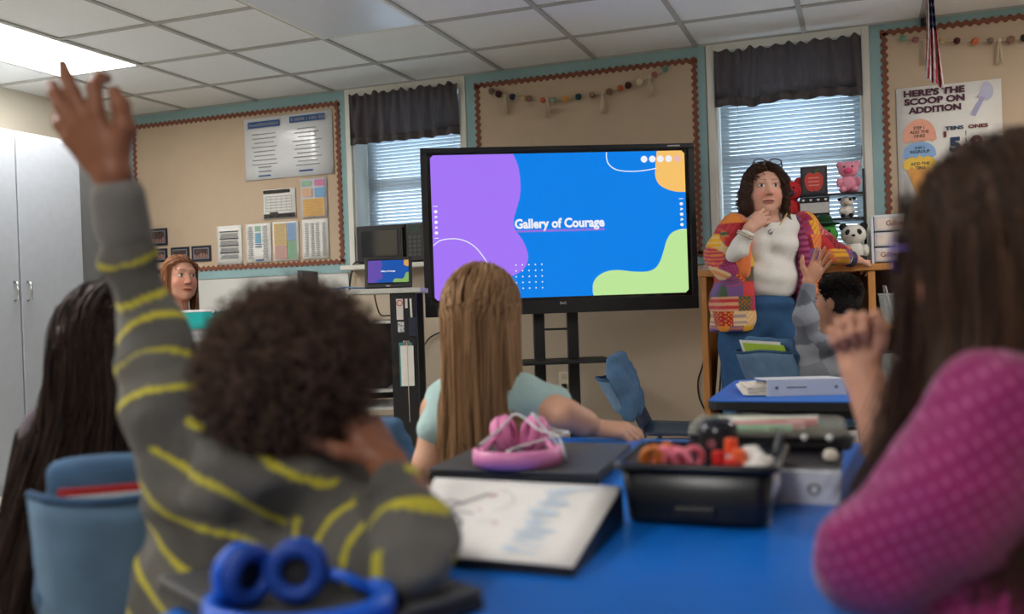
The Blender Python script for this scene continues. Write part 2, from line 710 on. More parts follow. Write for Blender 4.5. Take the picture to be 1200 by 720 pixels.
def window(n, x0, x1, z0, z1, cas, zsill, tilt):
    w = bpy.data.objects.new('window_%d' % n, None)
    COL.objects.link(w)
    w.location = ((x0 + x1) / 2, YW, z0)
    ORG[w.name] = np.array(w.location)
    struct(w)
    d = 0.2
    MB().b2((x0 - cas, YW - 0.018, z0 - 0.03), (x0, YW, ZC)).build('casing', M_WHITE, w, bevel=0.003)
    MB().b2((x1, YW - 0.018, z0 - 0.03), (x1 + cas, YW, ZC)).build('casing', M_WHITE, w, bevel=0.003)
    MB().b2((x0, YW - 0.018, z1), (x1, YW, ZC)).build('casing', M_WHITE, w, bevel=0.003)
    mb = MB()
    mb.b2((x0 - 0.01, YW, z0), (x0 + 0.012, YW + d + 0.06, z1)).b2((x1 - 0.012, YW, z0), (x1 + 0.01, YW + d + 0.06, z1))
    mb.b2((x0, YW, z1 - 0.012), (x1, YW + d + 0.06, z1 + 0.01))
    mb.build('jamb', M_WHITE, w)
    MB().b2((x0 - 0.03, YW - zsill, z0 - 0.03), (x1 + 0.03, YW + d + 0.06, z0)).build('sill', M_WHITE, w, bevel=0.004)
    mb = MB()
    yg = YW + d + 0.03
    for a, b in (((x0, z0), (x0 + 0.05, z1)), ((x1 - 0.05, z0), (x1, z1)), ((x0, z0), (x1, z0 + 0.06)), ((x0, z1 - 0.05), (x1, z1)),
                 ((x0, (z0 + z1) / 2 - 0.03), (x1, (z0 + z1) / 2 + 0.03))):
        mb.b2((a[0], yg - 0.02, a[1]), (b[0], yg + 0.02, b[1]))
    mb.build('sash', M_WHITE, w)
    MB().b2((x0 + 0.04, yg - 0.003, z0 + 0.05), (x1 - 0.04, yg + 0.003, z1 - 0.04)).build('pane', M_GLASS, w)
    # venetian blind
    b = thing('venetian_blind', 'white slatted blind lowered in the window ' + ('behind the black microwave' if n == 1 else 'behind the standing teacher'),
              'blind', ((x0 + x1) / 2, YW + 0.15, z0))
    yb = YW + (0.17 if n == 1 else 0.1)
    MB().b2((x0 + 0.02, yb - 0.02, z1 - 0.05), (x1 - 0.02, yb + 0.02, z1 - 0.013)).build('headrail', M_SLAT, b)
    z = z1 - 0.065
    first = None
    k = 0
    while z > z0 + 0.04:
        if first is None:
            R = np.array([[1, 0, 0], [0, math.cos(tilt), -math.sin(tilt)], [0, math.sin(tilt), math.cos(tilt)]])
            mb = MB()
            xs = ((x0 + 0.018), (x1 - 0.018))
            prof = [(-0.0125, 0), (-0.006, 0.0016), (0, 0.0022), (0.006, 0.0016), (0.0125, 0)]
            G = [[(xx, *( (R[1:, 1:] @ np.array(q)) + np.array([yb, z]))) for xx in xs] for q in prof]
            mb.grid(G)
            first = mb.build('slat', M_SLAT, b, smooth=True, solid=0.0008)
            zf = z
        else:
            o = first.copy()
            COL.objects.link(o)
            o.location = (0, random.uniform(-.0008, .0008), z - zf)
        z -= 0.0235
        k += 1
    for xx in (x0 + 0.12, x1 - 0.12):
        MB().cyl((xx, yb - 0.015, z0 + 0.03), (xx, yb - 0.015, z1 - 0.05), 0.0018, n=6).build('ladder_cord', M_SLAT, b)
    MB().b2((x0 + 0.02, yb - 0.014, z0 + 0.015), (x1 - 0.02, yb + 0.014, z0 + 0.035)).build('bottom_rail', M_SLAT, b)
    return w


window(1, -3.185, -2.385, 1.25, 2.372, 0.04, 0.17, -0.88)
window(2, -0.772, 0.042, 1.16, 2.392, 0.04, 0.02, -0.88)

# valances: gathered sheer grey fabric on a rod
M_VAL = mat('sheer_grey_valance', (108, 96, 96), 0.9, var=0.12, scale=60, stretch=(1, 1, 0.15))
add_translucent(M_VAL, 0.45)
MATS['sheer_grey_valance'].node_tree.nodes['Principled BSDF'].inputs['Alpha'].default_value = 0.76
M_VALH = mat('grey_valance_hem', (88, 82, 84), 0.9, var=0.12, scale=60)


def valance(x0, x1, z1, z0, lab, sag):
    t = thing('window_valance', lab, 'curtain', ((x0 + x1) / 2, YW - 0.035, z0), 'grey window valances')
    n = 170
    g = np.random.default_rng(int(abs(x0) * 100))
    ph = np.cumsum(g.uniform(0.35, 0.75, n))
    xs = np.linspace(x0, x1, n)
    slow = np.interp(np.linspace(0, 12, n), np.arange(13), g.uniform(-1, 1, 13))
    rows = []
    zz = [z1 + 0.03, z1 + 0.018, z1, z1 - 0.015, z1 - 0.04, z1 - 0.1, z1 - 0.18, z1 - 0.25, z0 + 0.05]
    for r, z in enumerate(zz):
        f = max(0, (z1 - z) / (z1 - z0))
        amp = (0.008 if r < 4 else 0.012 + 0.008 * f)
        y = YW - 0.045 + amp * np.sin(ph * (1 if r < 5 else 0.55)) + 0.006 * slow * f
        zc = z + (0.010 * np.sin(ph * 0.8 + 1) + .006 * np.sin(ph * .31) if r == 0 else 0) + sag * f * np.interp(xs, np.linspace(x0, x1, 9), g.uniform(-.01, .01, 9) * (r > 6))
        rows.append(np.stack([xs, y, np.broadcast_to(zc, xs.shape)], 1))
    MB().grid(rows).build('fabric', M_VAL, t, smooth=True, solid=0.001)
    b0 = rows[-1].copy()
    b1 = b0.copy()
    b1[:, 2] -= 0.05
    MB().grid([b0, b1]).build('hem', M_VALH, t, smooth=True, solid=0.003)
    MB().cyl((x0 - 0.005, YW - 0.028, z1 + 0.004), (x1 + 0.005, YW - 0.028, z1 + 0.004), 0.004, n=8).build('curtain_rod', M_WHITE, t)


valance(-3.18, -2.385, 2.36, 2.06, 'sheer grey gathered valance over the window behind the microwave', 0.8)
valance(-0.765, 0.04, 2.355, 2.06, 'sheer grey gathered valance over the window behind the teacher', 1.6)

# ------------------------------------------------------------------ bulletin boards


def scallop(x0, x1, z0, z1, vertical, w=0.042, step=0.042):
    """a wavy strip lying on the board"""
    mb = MB()
    L = (z1 - z0) if vertical else (x1 - x0)
    n = max(8, int(L / step * 6))
    s = np.linspace(0, L, n)
    wav = 0.007 * np.sin(2 * math.pi * s / step)
    a, b = wav - w / 2 + 0.007, wav + w / 2 - 0.007
    y0, y1 = YW - 0.018, YW - 0.0145
    if vertical:
        A = lambda o, y: np.stack([x0 + o, np.full(n, y), z0 + s], 1)
    else:
        A = lambda o, y: np.stack([x0 + s, np.full(n, y), z0 + o], 1)
    mb.grid([A(a, y1), A(a, y0), A(b, y0), A(b, y1)])
    return mb


def board(lab, x0, x1, z0, z1, bx0, bx1, bz0, bz1):
    t = thing('bulletin_board', lab, 'bulletin board', ((x0 + x1) / 2, YW, z0), 'bordered bulletin boards')
    MB().b2((x0, YW - 0.010, z0), (x1, YW - 0.001, z1 - 0.001)).build('backing_paper', M_TEAL, t)
    MB().b2((bx0, YW - 0.014, bz0), (bx1, YW - 0.010, bz1)).build('board_panel', M_TAN, t)
    scallop(bx0 - 0.02, bx1 + 0.02, bz1, bz1, False).build('scalloped_border', M_BROWN, t)
    scallop(bx0 - 0.02, bx1 + 0.02, bz0, bz0, False).build('scalloped_border', M_BROWN, t)
    scallop(bx0, bx0, bz0, bz1, True).build('scalloped_border', M_BROWN, t)
    scallop(bx1, bx1, bz0, bz1, True).build('scalloped_border', M_BROWN, t)
    return t


board('tan bulletin board with brown scalloped border holding many papers', -5.06, -3.226, 1.21, ZC, -5.0, -3.285, 1.285, 2.355)
board('tan bulletin board with pompom garland behind the big display', -2.343, -0.818, 1.16, ZC, -2.262, -0.882, 1.22, 2.36)
board('tan bulletin board holding the ice cream addition poster', 0.084, 2.6, 1.1, ZC, 0.158, 2.5, 1.2, 2.385)

# ------------------------------------------------------------------ papers on the first board
YP = YW - 0.021          # face of the papers
EX, EZ = np.array([1.0, 0, 0]), np.array([0, 0, 1.0])


def sheet(name, lab, x0, x1, z0, z1, m=M_PAPER, cat='paper', group='papers pinned on the board', y=YP, rot=0.0):
    t = thing(name, lab, cat, ((x0 + x1) / 2, y, z0), group)
    g = MB()
    n = 5
    gg = np.random.default_rng(int(abs(x0 * 777 + z0 * 333)))
    P = np.zeros((n, n, 3))
    for i in range(n):
        for j in range(n):
            P[i, j] = (x0 + (x1 - x0) * j / (n - 1), y - 0.002 * gg.random() - 0.004 * (i == 0) * abs(j - 2) / 2,
                       z0 + (z1 - z0) * i / (n - 1) + rot * (j / (n - 1) - 0.5))
    g.grid(P)
    g.build('sheet', m, t, smooth=True, solid=0.0008)
    return t


def marks(t, name, rects, m, y=YP - 0.0075):
    mb = MB()
    for (a, b, c, d) in rects:
        mb.quad((a, y, c), (b, y, c), (b, y, d), (a, y, d))
    o = mb.build(name, m, t)
    if len(rects) > 1:
        o['kind'] = 'stuff'
    return o


def lines(x0, x1, z1, z0, n, h, jitter=0.25, seed=1):
    g = np.random.default_rng(seed)
    o = []
    for k in range(n):
        z = z1 + (z0 - z1) * k / max(1, n - 1)
        j = g.uniform(0, jitter) * (x1 - x0) / 2
        o.append((x0 + j, x1 - j, z - h / 2, z + h / 2))
    return o


M_NAVY = mat('navy_ink', (40, 82, 140), 0.6)
M_LAM = mat('laminated_paper', (228, 230, 232), 0.16, var=0.02, spec=0.6, bump=0.15, bscale=9)
t = sheet('laminated_poster', 'large glossy laminated double poster with two blue headings', -4.03, -3.322, 1.885, 2.315, M_LAM, 'poster')
marks(t, 'heading_banner', [(-3.995, -3.735, 2.245, 2.29), (-3.655, -3.375, 2.255, 2.298)], M_NAVY)
mb = MB()
gq = np.random.default_rng(12)
for xa, xb, zb in ((-3.985, -3.745, 2.257), (-3.64, -3.39, 2.266)):
    x = xa
    while x < xb:
        w_ = gq.uniform(0.006, 0.012)
        h_ = gq.uniform(0.014, 0.022)
        mb.quad((x, YP - 0.0085, zb), (x + w_, YP - 0.0085, zb), (x + w_, YP - 0.0085, zb + h_), (x, YP - 0.0085, zb + h_))
        x += w_ + 0.004 + (0.012 if gq.random() < .12 else 0)
mb.build('heading_lettering', M_INKL, t)['kind'] = 'stuff'
marks(t, 'printed_text', lines(-3.97, -3.76, 2.2, 1.99, 8, 0.006, 0.3, 2) + lines(-3.92, -3.81, 1.97, 1.94, 2, 0.008, 0.2, 3) +
      lines(-3.64, -3.4, 2.21, 1.96, 10, 0.006, 0.4, 4), M_INKL)
marks(t, 'blue_rule', [(-3.92, -3.82, 1.905, 1.915), (-3.59, -3.48, 1.915, 1.927)], M_NAVY)

t = sheet('calendar_page', 'monthly calendar sheet with black patterned bands', -3.893, -3.631, 1.605, 1.811, cat='paper')
marks(t, 'black_band', [(-3.888, -3.67, 1.782, 1.806), (-3.888, -3.636, 1.61, 1.64), (-3.84, -3.77, 1.64, 1.652)], mat('mottled_black_ink', (56, 54, 52), 0.8, var=0.9, scale=60))
marks(t, 'calendar_grid', lines(-3.87, -3.66, 1.76, 1.66, 6, 0.003, 0, 2) + [(-3.87 + 0.042 * k, -3.868 + 0.042 * k, 1.66, 1.76) for k in range(6)], M_INKL)

t = sheet('schedule_chart', 'pastel chart with green pink and blue boxes over orange panel', -3.586, -3.382, 1.596, 1.864, mat('grey_blue_paper', (205, 206, 214), 0.5), 'paper')
marks(t, 'green_box', [(-3.575, -3.5, 1.815, 1.85)], mat('pale_green_ink', (150, 190, 160), .7))
marks(t, 'pink_box', [(-3.475, -3.395, 1.81, 1.852)], mat('pink_ink', (205, 130, 165), .7))
marks(t, 'peach_box', [(-3.573, -3.495, 1.74, 1.8)], mat('peach_ink', (218, 180, 150), .7))
marks(t, 'blue_box', [(-3.475, -3.393, 1.735, 1.797)], mat('light_blue_ink', (125, 170, 205), .7))
marks(t, 'orange_panel', [(-3.57, -3.4, 1.605, 1.725)], mat('orange_ink', (222, 178, 110), .7))
mb_rows = lines(-3.56, -3.41, 1.715, 1.615, 9, 0.004, .2, 8)
marks(t, 'printed_text', mb_rows, mat('tan_ink', (190, 150, 95), .7), YP - 0.009)

t = sheet('printed_list', 'white list of text blocks nearest the photographs', -4.291, -4.081, 1.306, 1.581)
marks(t, 'printed_text', [r for z in (1.535, 1.485, 1.435, 1.385) for r in lines(-4.265, -4.105, z - 0.012, z - 0.036, 4, 0.004, .1, 5)], M_INKL)
marks(t, 'bold_rule', [(-4.265, -4.105, z, z + 0.007) for z in (1.535, 1.485, 1.435, 1.385)], M_INK)
t = sheet('printed_table', 'white timetable with green and blue middle column', -4.048, -3.84, 1.31, 1.581)
marks(t, 'green_cells', lines(-3.97, -3.92, 1.56, 1.53, 4, .007, 0, 1), mat('green_cell_ink', (150, 195, 170), .7))
marks(t, 'blue_cells', lines(-3.97, -3.92, 1.51, 1.45, 6, .009, 0, 1), mat('blue_cell_ink', (120, 175, 205), .7))
marks(t, 'printed_text', lines(-4.03, -3.98, 1.56, 1.34, 22, 0.004, .4, 5) + lines(-3.91, -3.86, 1.56, 1.34, 22, .004, .4, 6), M_INKL)
marks(t, 'bold_rule', [(-3.97, -3.915, 1.415, 1.421), (-3.97, -3.915, 1.432, 1.438), (-3.965, -3.9, 1.32, 1.329)], M_NAVY)
t = sheet('colour_block_chart', 'chart of yellow blue pink and green blocks', -3.825, -3.616, 1.312, 1.583)
for nm, rc_, col in (('yellow_block', (-3.81, -3.71, 1.42, 1.57), (214, 184, 122)), ('blue_block', (-3.705, -3.635, 1.45, 1.57), (140, 172, 208)),
                     ('pink_block', (-3.81, -3.71, 1.325, 1.415), (206, 160, 148)), ('green_block', (-3.705, -3.635, 1.325, 1.445), (135, 178, 140))):
    marks(t, nm, [rc_], mat(nm + '_ink', col, .7))
marks(t, 'printed_text', lines(-3.805, -3.715, 1.56, 1.335, 20, .003, .3, 3) + lines(-3.7, -3.64, 1.56, 1.335, 20, .003, .3, 4), M_INKL, YP - 0.009)
t = sheet('printed_roster', 'pale grey table sheet beside the brown border and the window', -3.588, -3.381, 1.313, 1.584)
marks(t, 'printed_text', [r for x in (-3.565, -3.52, -3.48, -3.43) for r in lines(x, x + 0.033, 1.555, 1.335, 22, .004, .3, int(-x * 1000))], M_INKL)

M_PHF = mat('dark_photo_mount', (32, 38, 52), 0.6)
M_PHC = mat('group_photo_print', (74, 58, 56), 0.4, var=0.9, scale=45)
for k, (x0, x1, z0, z1, lab) in enumerate([(-4.888, -4.727, 1.472, 1.596, 'topmost framed group photograph above the row of three'), (-4.86, -4.733, 1.35, 1.448, 'small framed photograph at the left end of the lower row'),
                                           (-4.698, -4.538, 1.345, 1.45, 'framed photograph directly behind the seated woman'), (-4.515, -4.348, 1.34, 1.451, 'framed team photograph nearest the printed lists')]):
    t = thing('mounted_photograph', lab, 'photograph', ((x0 + x1) / 2, YP, z0), 'photographs on the board')
    MB().b2((x0, YP - 0.004, z0), (x1, YP + 0.003, z1)).build('mount', M_PHF, t)
    b = 0.022
    marks(t, 'pale_mat', [(x0 + b - .006, x1 - b + .006, z0 + b - .006, z1 - b + .006)], M_INKL, YP - 0.005)
    marks(t, 'print', [(x0 + b, x1 - b, z0 + b, z1 - b)], M_PHC, YP - 0.0058)
    g = np.random.default_rng(k)
    mb = MB()
    for q in range(5):
        xx = x0 + b + (x1 - x0 - 2 * b) * (q + .5) / 5
        zz = z0 + b + 0.03 + g.uniform(-.006, .008)
        mb.add([(xx - .01, YP - .0064, z0 + b + .004), (xx + .01, YP - .0064, z0 + b + .004), (xx + .008, YP - .0064, zz), (xx - .008, YP - .0064, zz)], [(0, 1, 2, 3)])
    mb.build('printed_figures', mat('photo_figures_ink', (150, 112, 104), .5, var=.7, scale=120), t)


def onY(x, y, Y):
    d = CF + CR * (x - 600) / FPX + CU * (360 - y) / FPX
    return CAM + d * (Y / d[1])


def onZ(x, y, Z):
    d = CF + CR * (x - 600) / FPX + CU * (360 - y) / FPX
    return CAM + d * ((Z - CAM[2]) / d[2])


# ------------------------------------------------------------------ garlands
M_CORD = mat('pale_twine', (205, 195, 170), 0.9)
M_TASSEL = mat('cream_yarn', (212, 196, 164), 0.95, var=0.15, scale=200, stretch=(6, 6, 0.5))
PCOL = {'grey': (128, 112, 98), 'maroon': (84, 42, 40), 'navy': (46, 52, 76), 'beige': (205, 178, 138), 'mauve': (158, 120, 108), 'coral': (205, 112, 88),
        'sage': (142, 160, 142), 'mustard': (216, 162, 82), 'teal': (44, 74, 84), 'taupe': (146, 118, 96), 'brown': (142, 112, 92),
        'rust': (196, 104, 72), 'wine': (78, 40, 38), 'cream': (220, 205, 170), 'rose': (164, 112, 108), 'green': (118, 158, 138), 'orange': (205, 112, 70), 'black': (50, 58, 52)}


def pompom_mesh():
    V, F = [], []
    g = np.random.default_rng(3)
    mb = MB()
    mb.ell((0, 0, 0), (0.019, 0.019, 0.019), nu=18, nv=12)
    P = np.concatenate(mb.V)
    P *= (1 + 0.14 * g.uniform(-1, 1, (len(P), 1)))
    return P, mb.F


PPV, PPF = pompom_mesh()


def garland(lab, pts, cols, tassels, ends):
    t = thing('pompom_garland', lab, 'garland', (pts[0][0], YW - 0.045, pts[0][1]), 'pompom garlands')
    y = YW - 0.046
    path = [ends[0]] + pts + [ends[1]]
    MB().tube([(p[0], y, p[1]) for p in path], 0.0022, 6).build('cord', M_CORD, t, smooth=True)
    for (x, z), c in zip(pts, cols):
        mb = MB()
        mb.add(PPV * random.uniform(0.85, 1.1) + np.array([x, y, z]), PPF)
        mb.build('pompom', mat('felt_' + c, PCOL[c], 0.95, var=0.15, scale=160, bump=0.4, bscale=300), t)
    for x, z in tassels:
        mb = MB()
        mb.lathe([(0.001, 0.006), (0.007, 0.004), (0.0085, -0.004), (0.006, -0.014), (0.0055, -0.02), (0.008, -0.03)], (x, y, z), 10)
        g = np.random.default_rng(int(abs(x) * 1000))
        for k in range(26):
            a = g.uniform(0, 6.28)
            r = 0.019 * math.sqrt(g.random())
            e = g.uniform(-.006, .006)
            mb.tube([(x + 0.004 * math.cos(a), y + 0.004 * math.sin(a), z - 0.018), (x + r * 0.7 * math.cos(a), y + 0.5 * r * math.sin(a), z - 0.06),
                     (x + r * math.cos(a + .2), y + 0.5 * r * math.sin(a), z - 0.122 + e)], 0.0022, 5)
        mb.build('tassel', M_TASSEL, t, smooth=True)
    return t


garland('colourful pompom garland with cream tassels above the big display',
        [(-2.151, 2.308), (-2.104, 2.285), (-2.012, 2.259), (-1.938, 2.241), (-1.903, 2.237), (-1.813, 2.218), (-1.741, 2.211), (-1.667, 2.211), (-1.584, 2.214),
         (-1.498, 2.214), (-1.39, 2.224), (-1.321, 2.238), (-1.273, 2.25), (-1.203, 2.263), (-1.111, 2.296), (-1.047, 2.32)],
        ['grey', 'maroon', 'navy', 'beige', 'mauve', 'coral', 'sage', 'mustard', 'teal', 'taupe', 'brown', 'rust', 'wine', 'cream', 'rose', 'green'],
        [(-2.065, 2.281), (-1.784, 2.228), (-1.433, 2.226), (-1.14, 2.293)], [(-2.19, 2.335), (-1.0, 2.345)])
garland('pompom garland with cream tassels above the addition poster',
        [(0.254, 2.337), (0.316, 2.321), (0.451, 2.301), (0.519, 2.29), (0.606, 2.276), (0.679, 2.269), (0.775, 2.263), (0.837, 2.266), (0.93, 2.27), (1.0, 2.28)],
        ['green', 'rose', 'beige', 'wine', 'orange', 'grey', 'brown', 'black', 'mustard', 'navy'], [(0.363, 2.312), (0.722, 2.274), (1.05, 2.288)], [(0.165, 2.362), (1.15, 2.31)])

# ------------------------------------------------------------------ addition poster
t = sheet('addition_poster', 'white addition poster with ice cream cone and scoop', 0.211, 0.728, 1.4, 2.071, cat='poster', group='posters on the wall')
y1 = YP - 0.0075
M_PLUM = mat('plum_ink', (78, 38, 58), 0.7)
mb = MB()
for s, x, z, w in (("HERE'S THE", 0.249, 2.02, 0.303), ('SCOOP ON', 0.251, 1.975, 0.3), ('ADDITION', 0.27, 1.927, 0.262)):
    put_text(mb, s, (x, y1, z), EX, EZ, 0.046, 0.0022, w)
mb.build('title_lettering', M_PLUM, t)
mb = MB()
put_text(mb, 'TENS', (0.451, y1, 1.822), EX, EZ, 0.026, 0.0012, 0.09)
put_text(mb, '5', (0.468, y1, 1.707), EX, EZ, 0.1, 0.006, 0.057)
put_text(mb, '3', (0.468, y1, 1.6), EX, EZ, 0.1, 0.006, 0.057)
mb.build('tens_lettering', mat('navy_print', (36, 62, 96), 0.7), t)
mb = MB()
put_text(mb, 'ONES', (0.563, y1, 1.822), EX, EZ, 0.026, 0.0012, 0.096)
put_text(mb, '9', (0.572, y1, 1.702), EX, EZ, 0.108, 0.006, 0.06)
put_text(mb, '1', (0.442, y1, 1.786), EX, EZ, 0.04, 0.002, 0.014)
mb.build('ones_lettering', mat('maroon_print', (112, 52, 56), 0.7), t)
marks(t, 'dashed_line', [(0.549, 0.553, z, z + 0.026) for z in (1.785, 1.75, 1.715, 1.68, 1.645, 1.61)], M_INK)


def arcpoly(cx, cz, rx, rz, a0, a1, n=14):
    return [(cx + rx * math.cos(math.radians(a0 + (a1 - a0) * k / n)), cz + rz * math.sin(math.radians(a0 + (a1 - a0) * k / n))) for k in range(n + 1)]


def wavy(x0, x1, z, amp, n, down=True):
    return [(x0 + (x1 - x0) * k / n, z + amp * (-1) ** k * (0.5 if k in (0, n) else 1)) for k in range(n + 1)]


def flatpoly(t, name, poly, m, y=None):
    y = y1 if y is None else y
    mb = MB()
    mb.add([(p[0], y, p[1]) for p in poly], [tuple(range(len(poly)))])
    return mb.build(name, m, t)


flatpoly(t, 'ice_cream_cone', [(0.25, 1.64), (0.39, 1.64), (0.32, 1.42)], mat('cone_print', (222, 160, 84), .7), y1 + .0003)
flatpoly(t, 'yellow_scoop', arcpoly(0.32, 1.655, 0.082, 0.04, 0, 180) + wavy(0.238, 0.4, 1.63, 0.008, 8), mat('yellow_print', (240, 200, 84), .7), y1 + .0002)
flatpoly(t, 'blue_scoop', arcpoly(0.32, 1.715, 0.08, 0.055, 0, 180) + wavy(0.236, 0.404, 1.69, 0.008, 8), mat('blue_print', (140, 178, 222), .7), y1 + .0001)
flatpoly(t, 'pink_scoop', arcpoly(0.322, 1.795, 0.084, 0.1, 0, 180) + wavy(0.236, 0.408, 1.775, 0.008, 8), mat('pink_print', (236, 170, 146), .7))
for nm, rows in (('pink_scoop_lettering', (('STEP 1', 1.84, 0.02), ('ADD THE', 1.817, 0.022), ('ONES', 1.795, 0.022))), ('blue_scoop_lettering', (('STEP 2', 1.732, 0.018), ('REGROUP', 1.71, 0.022))),
                 ('yellow_scoop_lettering', (('ADD THE', 1.645, 0.022), ('TENS', 1.622, 0.022)))):
    mb = MB()
    for s_, z, h in rows:
        put_text(mb, s_, (0.322, y1 - 0.0006, z), EX, EZ, h, 0.0006, None, 'CENTER')
    mb.build(nm, M_INK, t)
flatpoly(t, 'scoop_handle', [(0.575, 1.895), (0.6, 1.885), (0.648, 1.978), (0.628, 1.988)], mat('lilac_print', (168, 168, 200), .7))
flatpoly(t, 'scoop_bowl', arcpoly(0.653, 2.012, 0.036, 0.05, -80, 100) + [(0.63, 2.02), (0.612, 1.985)], mat('lilac_print2', (190, 190, 214), .7), y1 + .0002)

# ------------------------------------------------------------------ flag
t = thing('hanging_flag', 'folded striped flag with navy star field hanging from a staff', 'flag', (0.37, 5.2, 1.97))
MB().cyl((0.365, 5.622, 2.405), (0.375, 5.0, 2.43), 0.008, n=10).build('staff', mat('dark_wood_staff', (58, 44, 36), .5), t)
MB().b2((0.345, 5.58, 2.39), (0.385, 5.622, 2.43)).build('bracket', M_BLACK, t, bevel=0.003)
n, m_ = 34, 40
G = np.zeros((m_, n, 3))
C = np.zeros((m_, n, 3))
red, wht, nav = lin((176, 36, 48)), lin((226, 222, 218)), lin((36, 44, 82))
for i in range(m_):
    v = i / (m_ - 1)
    for j in range(n):
        u = j / (n - 1)
        wdt = 0.034 + 0.05 * v ** 1.6
        G[i, j] = (0.362 + 0.012 * v + (u - .5) * wdt, 5.16 + (0.014 + .012 * v) * math.sin(u * 17 + 1.2 * v), 2.425 - (0.47 - 0.07 * (1 - u)) * v)
        if v < 0.38 and u > .3:
            st = (int(u * 24) % 3 == 0) and (i % 4 == 0)
            C[i, j] = wht if st else nav
        else:
            C[i, j] = red if int(u * 9 + v * 2.2) % 2 else wht
mb = MB()
mb.grid(G)
link_mesh('flag_cloth', np.concatenate(mb.V), mb.F, mat('flag_fabric', (255, 255, 255), .8, attr=True), t, smooth=True, solid=0.001, colors=C.reshape(-1, 3))

# ------------------------------------------------------------------ tall cabinets
M_CAB = mat('pale_grey_steel', (172, 178, 186), 0.45, var=0.04, scale=20, metal=0.1)
M_CABD = mat('mid_grey_steel', (132, 135, 138), 0.5, var=0.04, scale=20, metal=0.1)
M_CHROME = mat('chrome', (200, 200, 200), 0.2, metal=1.0)
t = thing('storage_cabinet', 'tall pale grey storage cabinet with double doors', 'cabinet', (-4.76, 3.84, 0))
xf = -4.48
MB().b2((XL + 0.02, 2.64, 0), (xf, 4.56, 2.045)).build('body', M_CAB, t, bevel=0.005)
for y0, y1_, hy in ((3.15, 3.6, None), (3.61, 4.075, 4.035), (4.085, 4.545, 4.125)):
    d = MB().b2((xf, y0, 0.06), (xf + 0.018, y1_, 2.02)).build('door', M_CAB, t, bevel=0.004)
    if hy:
        MB().tube([(xf + 0.016, hy, 1.185), (xf + 0.045, hy, 1.175), (xf + 0.05, hy, 1.13), (xf + 0.045, hy, 1.085), (xf + 0.016, hy, 1.075)], 0.006, 8).build('handle', M_CHROME, d, smooth=True)
t = thing('locker_cabinet', 'darker grey steel locker between pale cabinet and bulletin board', 'cabinet', (-4.98, 4.95, 0))
MB().b2((XL + 0.02, 4.6, 0), (-4.9, 5.3, 2.03)).build('body', M_CABD, t, bevel=0.005)
d = MB().b2((-4.9, 4.62, 0.06), (-4.888, 5.28, 2.0)).build('door', M_CABD, t, bevel=0.003)
MB().b2((-4.888, 4.66, 1.0), (-4.87, 4.68, 1.12)).build('handle', M_CHROME, d)

# ------------------------------------------------------------------ microwave on the sill
M_GLOSSB = mat('gloss_black_glass', (16, 16, 18), 0.08, spec=0.6)
t = thing('microwave_oven', 'black microwave oven standing on the window sill', 'microwave', (-2.85, 5.64, 1.25))
MB().b2((-3.09, 5.5, 1.258), (-2.605, 5.79, 1.502)).build('body', M_BLACK, t, bevel=0.006)
d = MB().b2((-3.088, 5.482, 1.262), (-2.735, 5.5, 1.498)).build('door', M_BLACK, t, bevel=0.004)
MB().b2((-3.05, 5.478, 1.3), (-2.79, 5.482, 1.465)).build('door_glass', M_GLOSSB, d)
MB().b2((-2.757, 5.462, 1.28), (-2.742, 5.482, 1.48)).build('handle', M_GLOSSB, d, bevel=0.004)
pnl = MB().b2((-2.73, 5.485, 1.262), (-2.607, 5.5, 1.498)).build('control_panel', mat('dark_grey_panel', (52, 52, 52), .3), t, bevel=0.002)
MB().b2((-2.715, 5.483, 1.45), (-2.625, 5.485, 1.485)).build('clock_display', mat('green_tinted_display', (40, 70, 62), .2), pnl)
for r in range(5):
    for c in range(3):
        MB().b2((-2.71 + c * .031, 5.482, 1.29 + r * .028), (-2.688 + c * .031, 5.485, 1.308 + r * .028)).build('button', mat('grey_button', (86, 86, 84), .5), pnl)
for xx in (-3.06, -2.64):
    MB().b2((xx - .015, 5.55, 1.2505), (xx + .015, 5.75, 1.258)).build('foot', M_BLACK, t)

# ------------------------------------------------------------------ interactive display
aT = math.radians(25.3)
TR = yawR(aT)
TC = np.array([-1.52, 4.938, 1.361])
t = thing('interactive_display', 'large black wall-sized touch display on a wheeled stand showing a slide', 'display', (TC[0], TC[1], 0))


def tv(lo, hi):
    mb = MB(TC, TR)
    return mb.b2(lo, hi)


tv((-0.745, 0.012, -0.445), (0.745, 0.07, 0.45)).build('housing', M_BLACK, t, bevel=0.006)
M_BEZ = mat('charcoal_bezel', (34, 35, 38), 0.35, var=0.05)
tv((-0.75, -0.012, 0.428), (0.75, 0.014, 0.4545)).build('bezel', M_BEZ, t, bevel=0.004)
tv((-0.75, -0.012, -0.4545), (0.75, 0.014, -0.38)).build('bezel', M_BEZ, t, bevel=0.004)
tv((-0.75, -0.012, -0.38), (-0.716, 0.014, 0.428)).build('bezel', M_BEZ, t, bevel=0.004)
tv((0.716, -0.012, -0.38), (0.75, 0.014, 0.428)).build('bezel', M_BEZ, t, bevel=0.004)
EM = 0.92


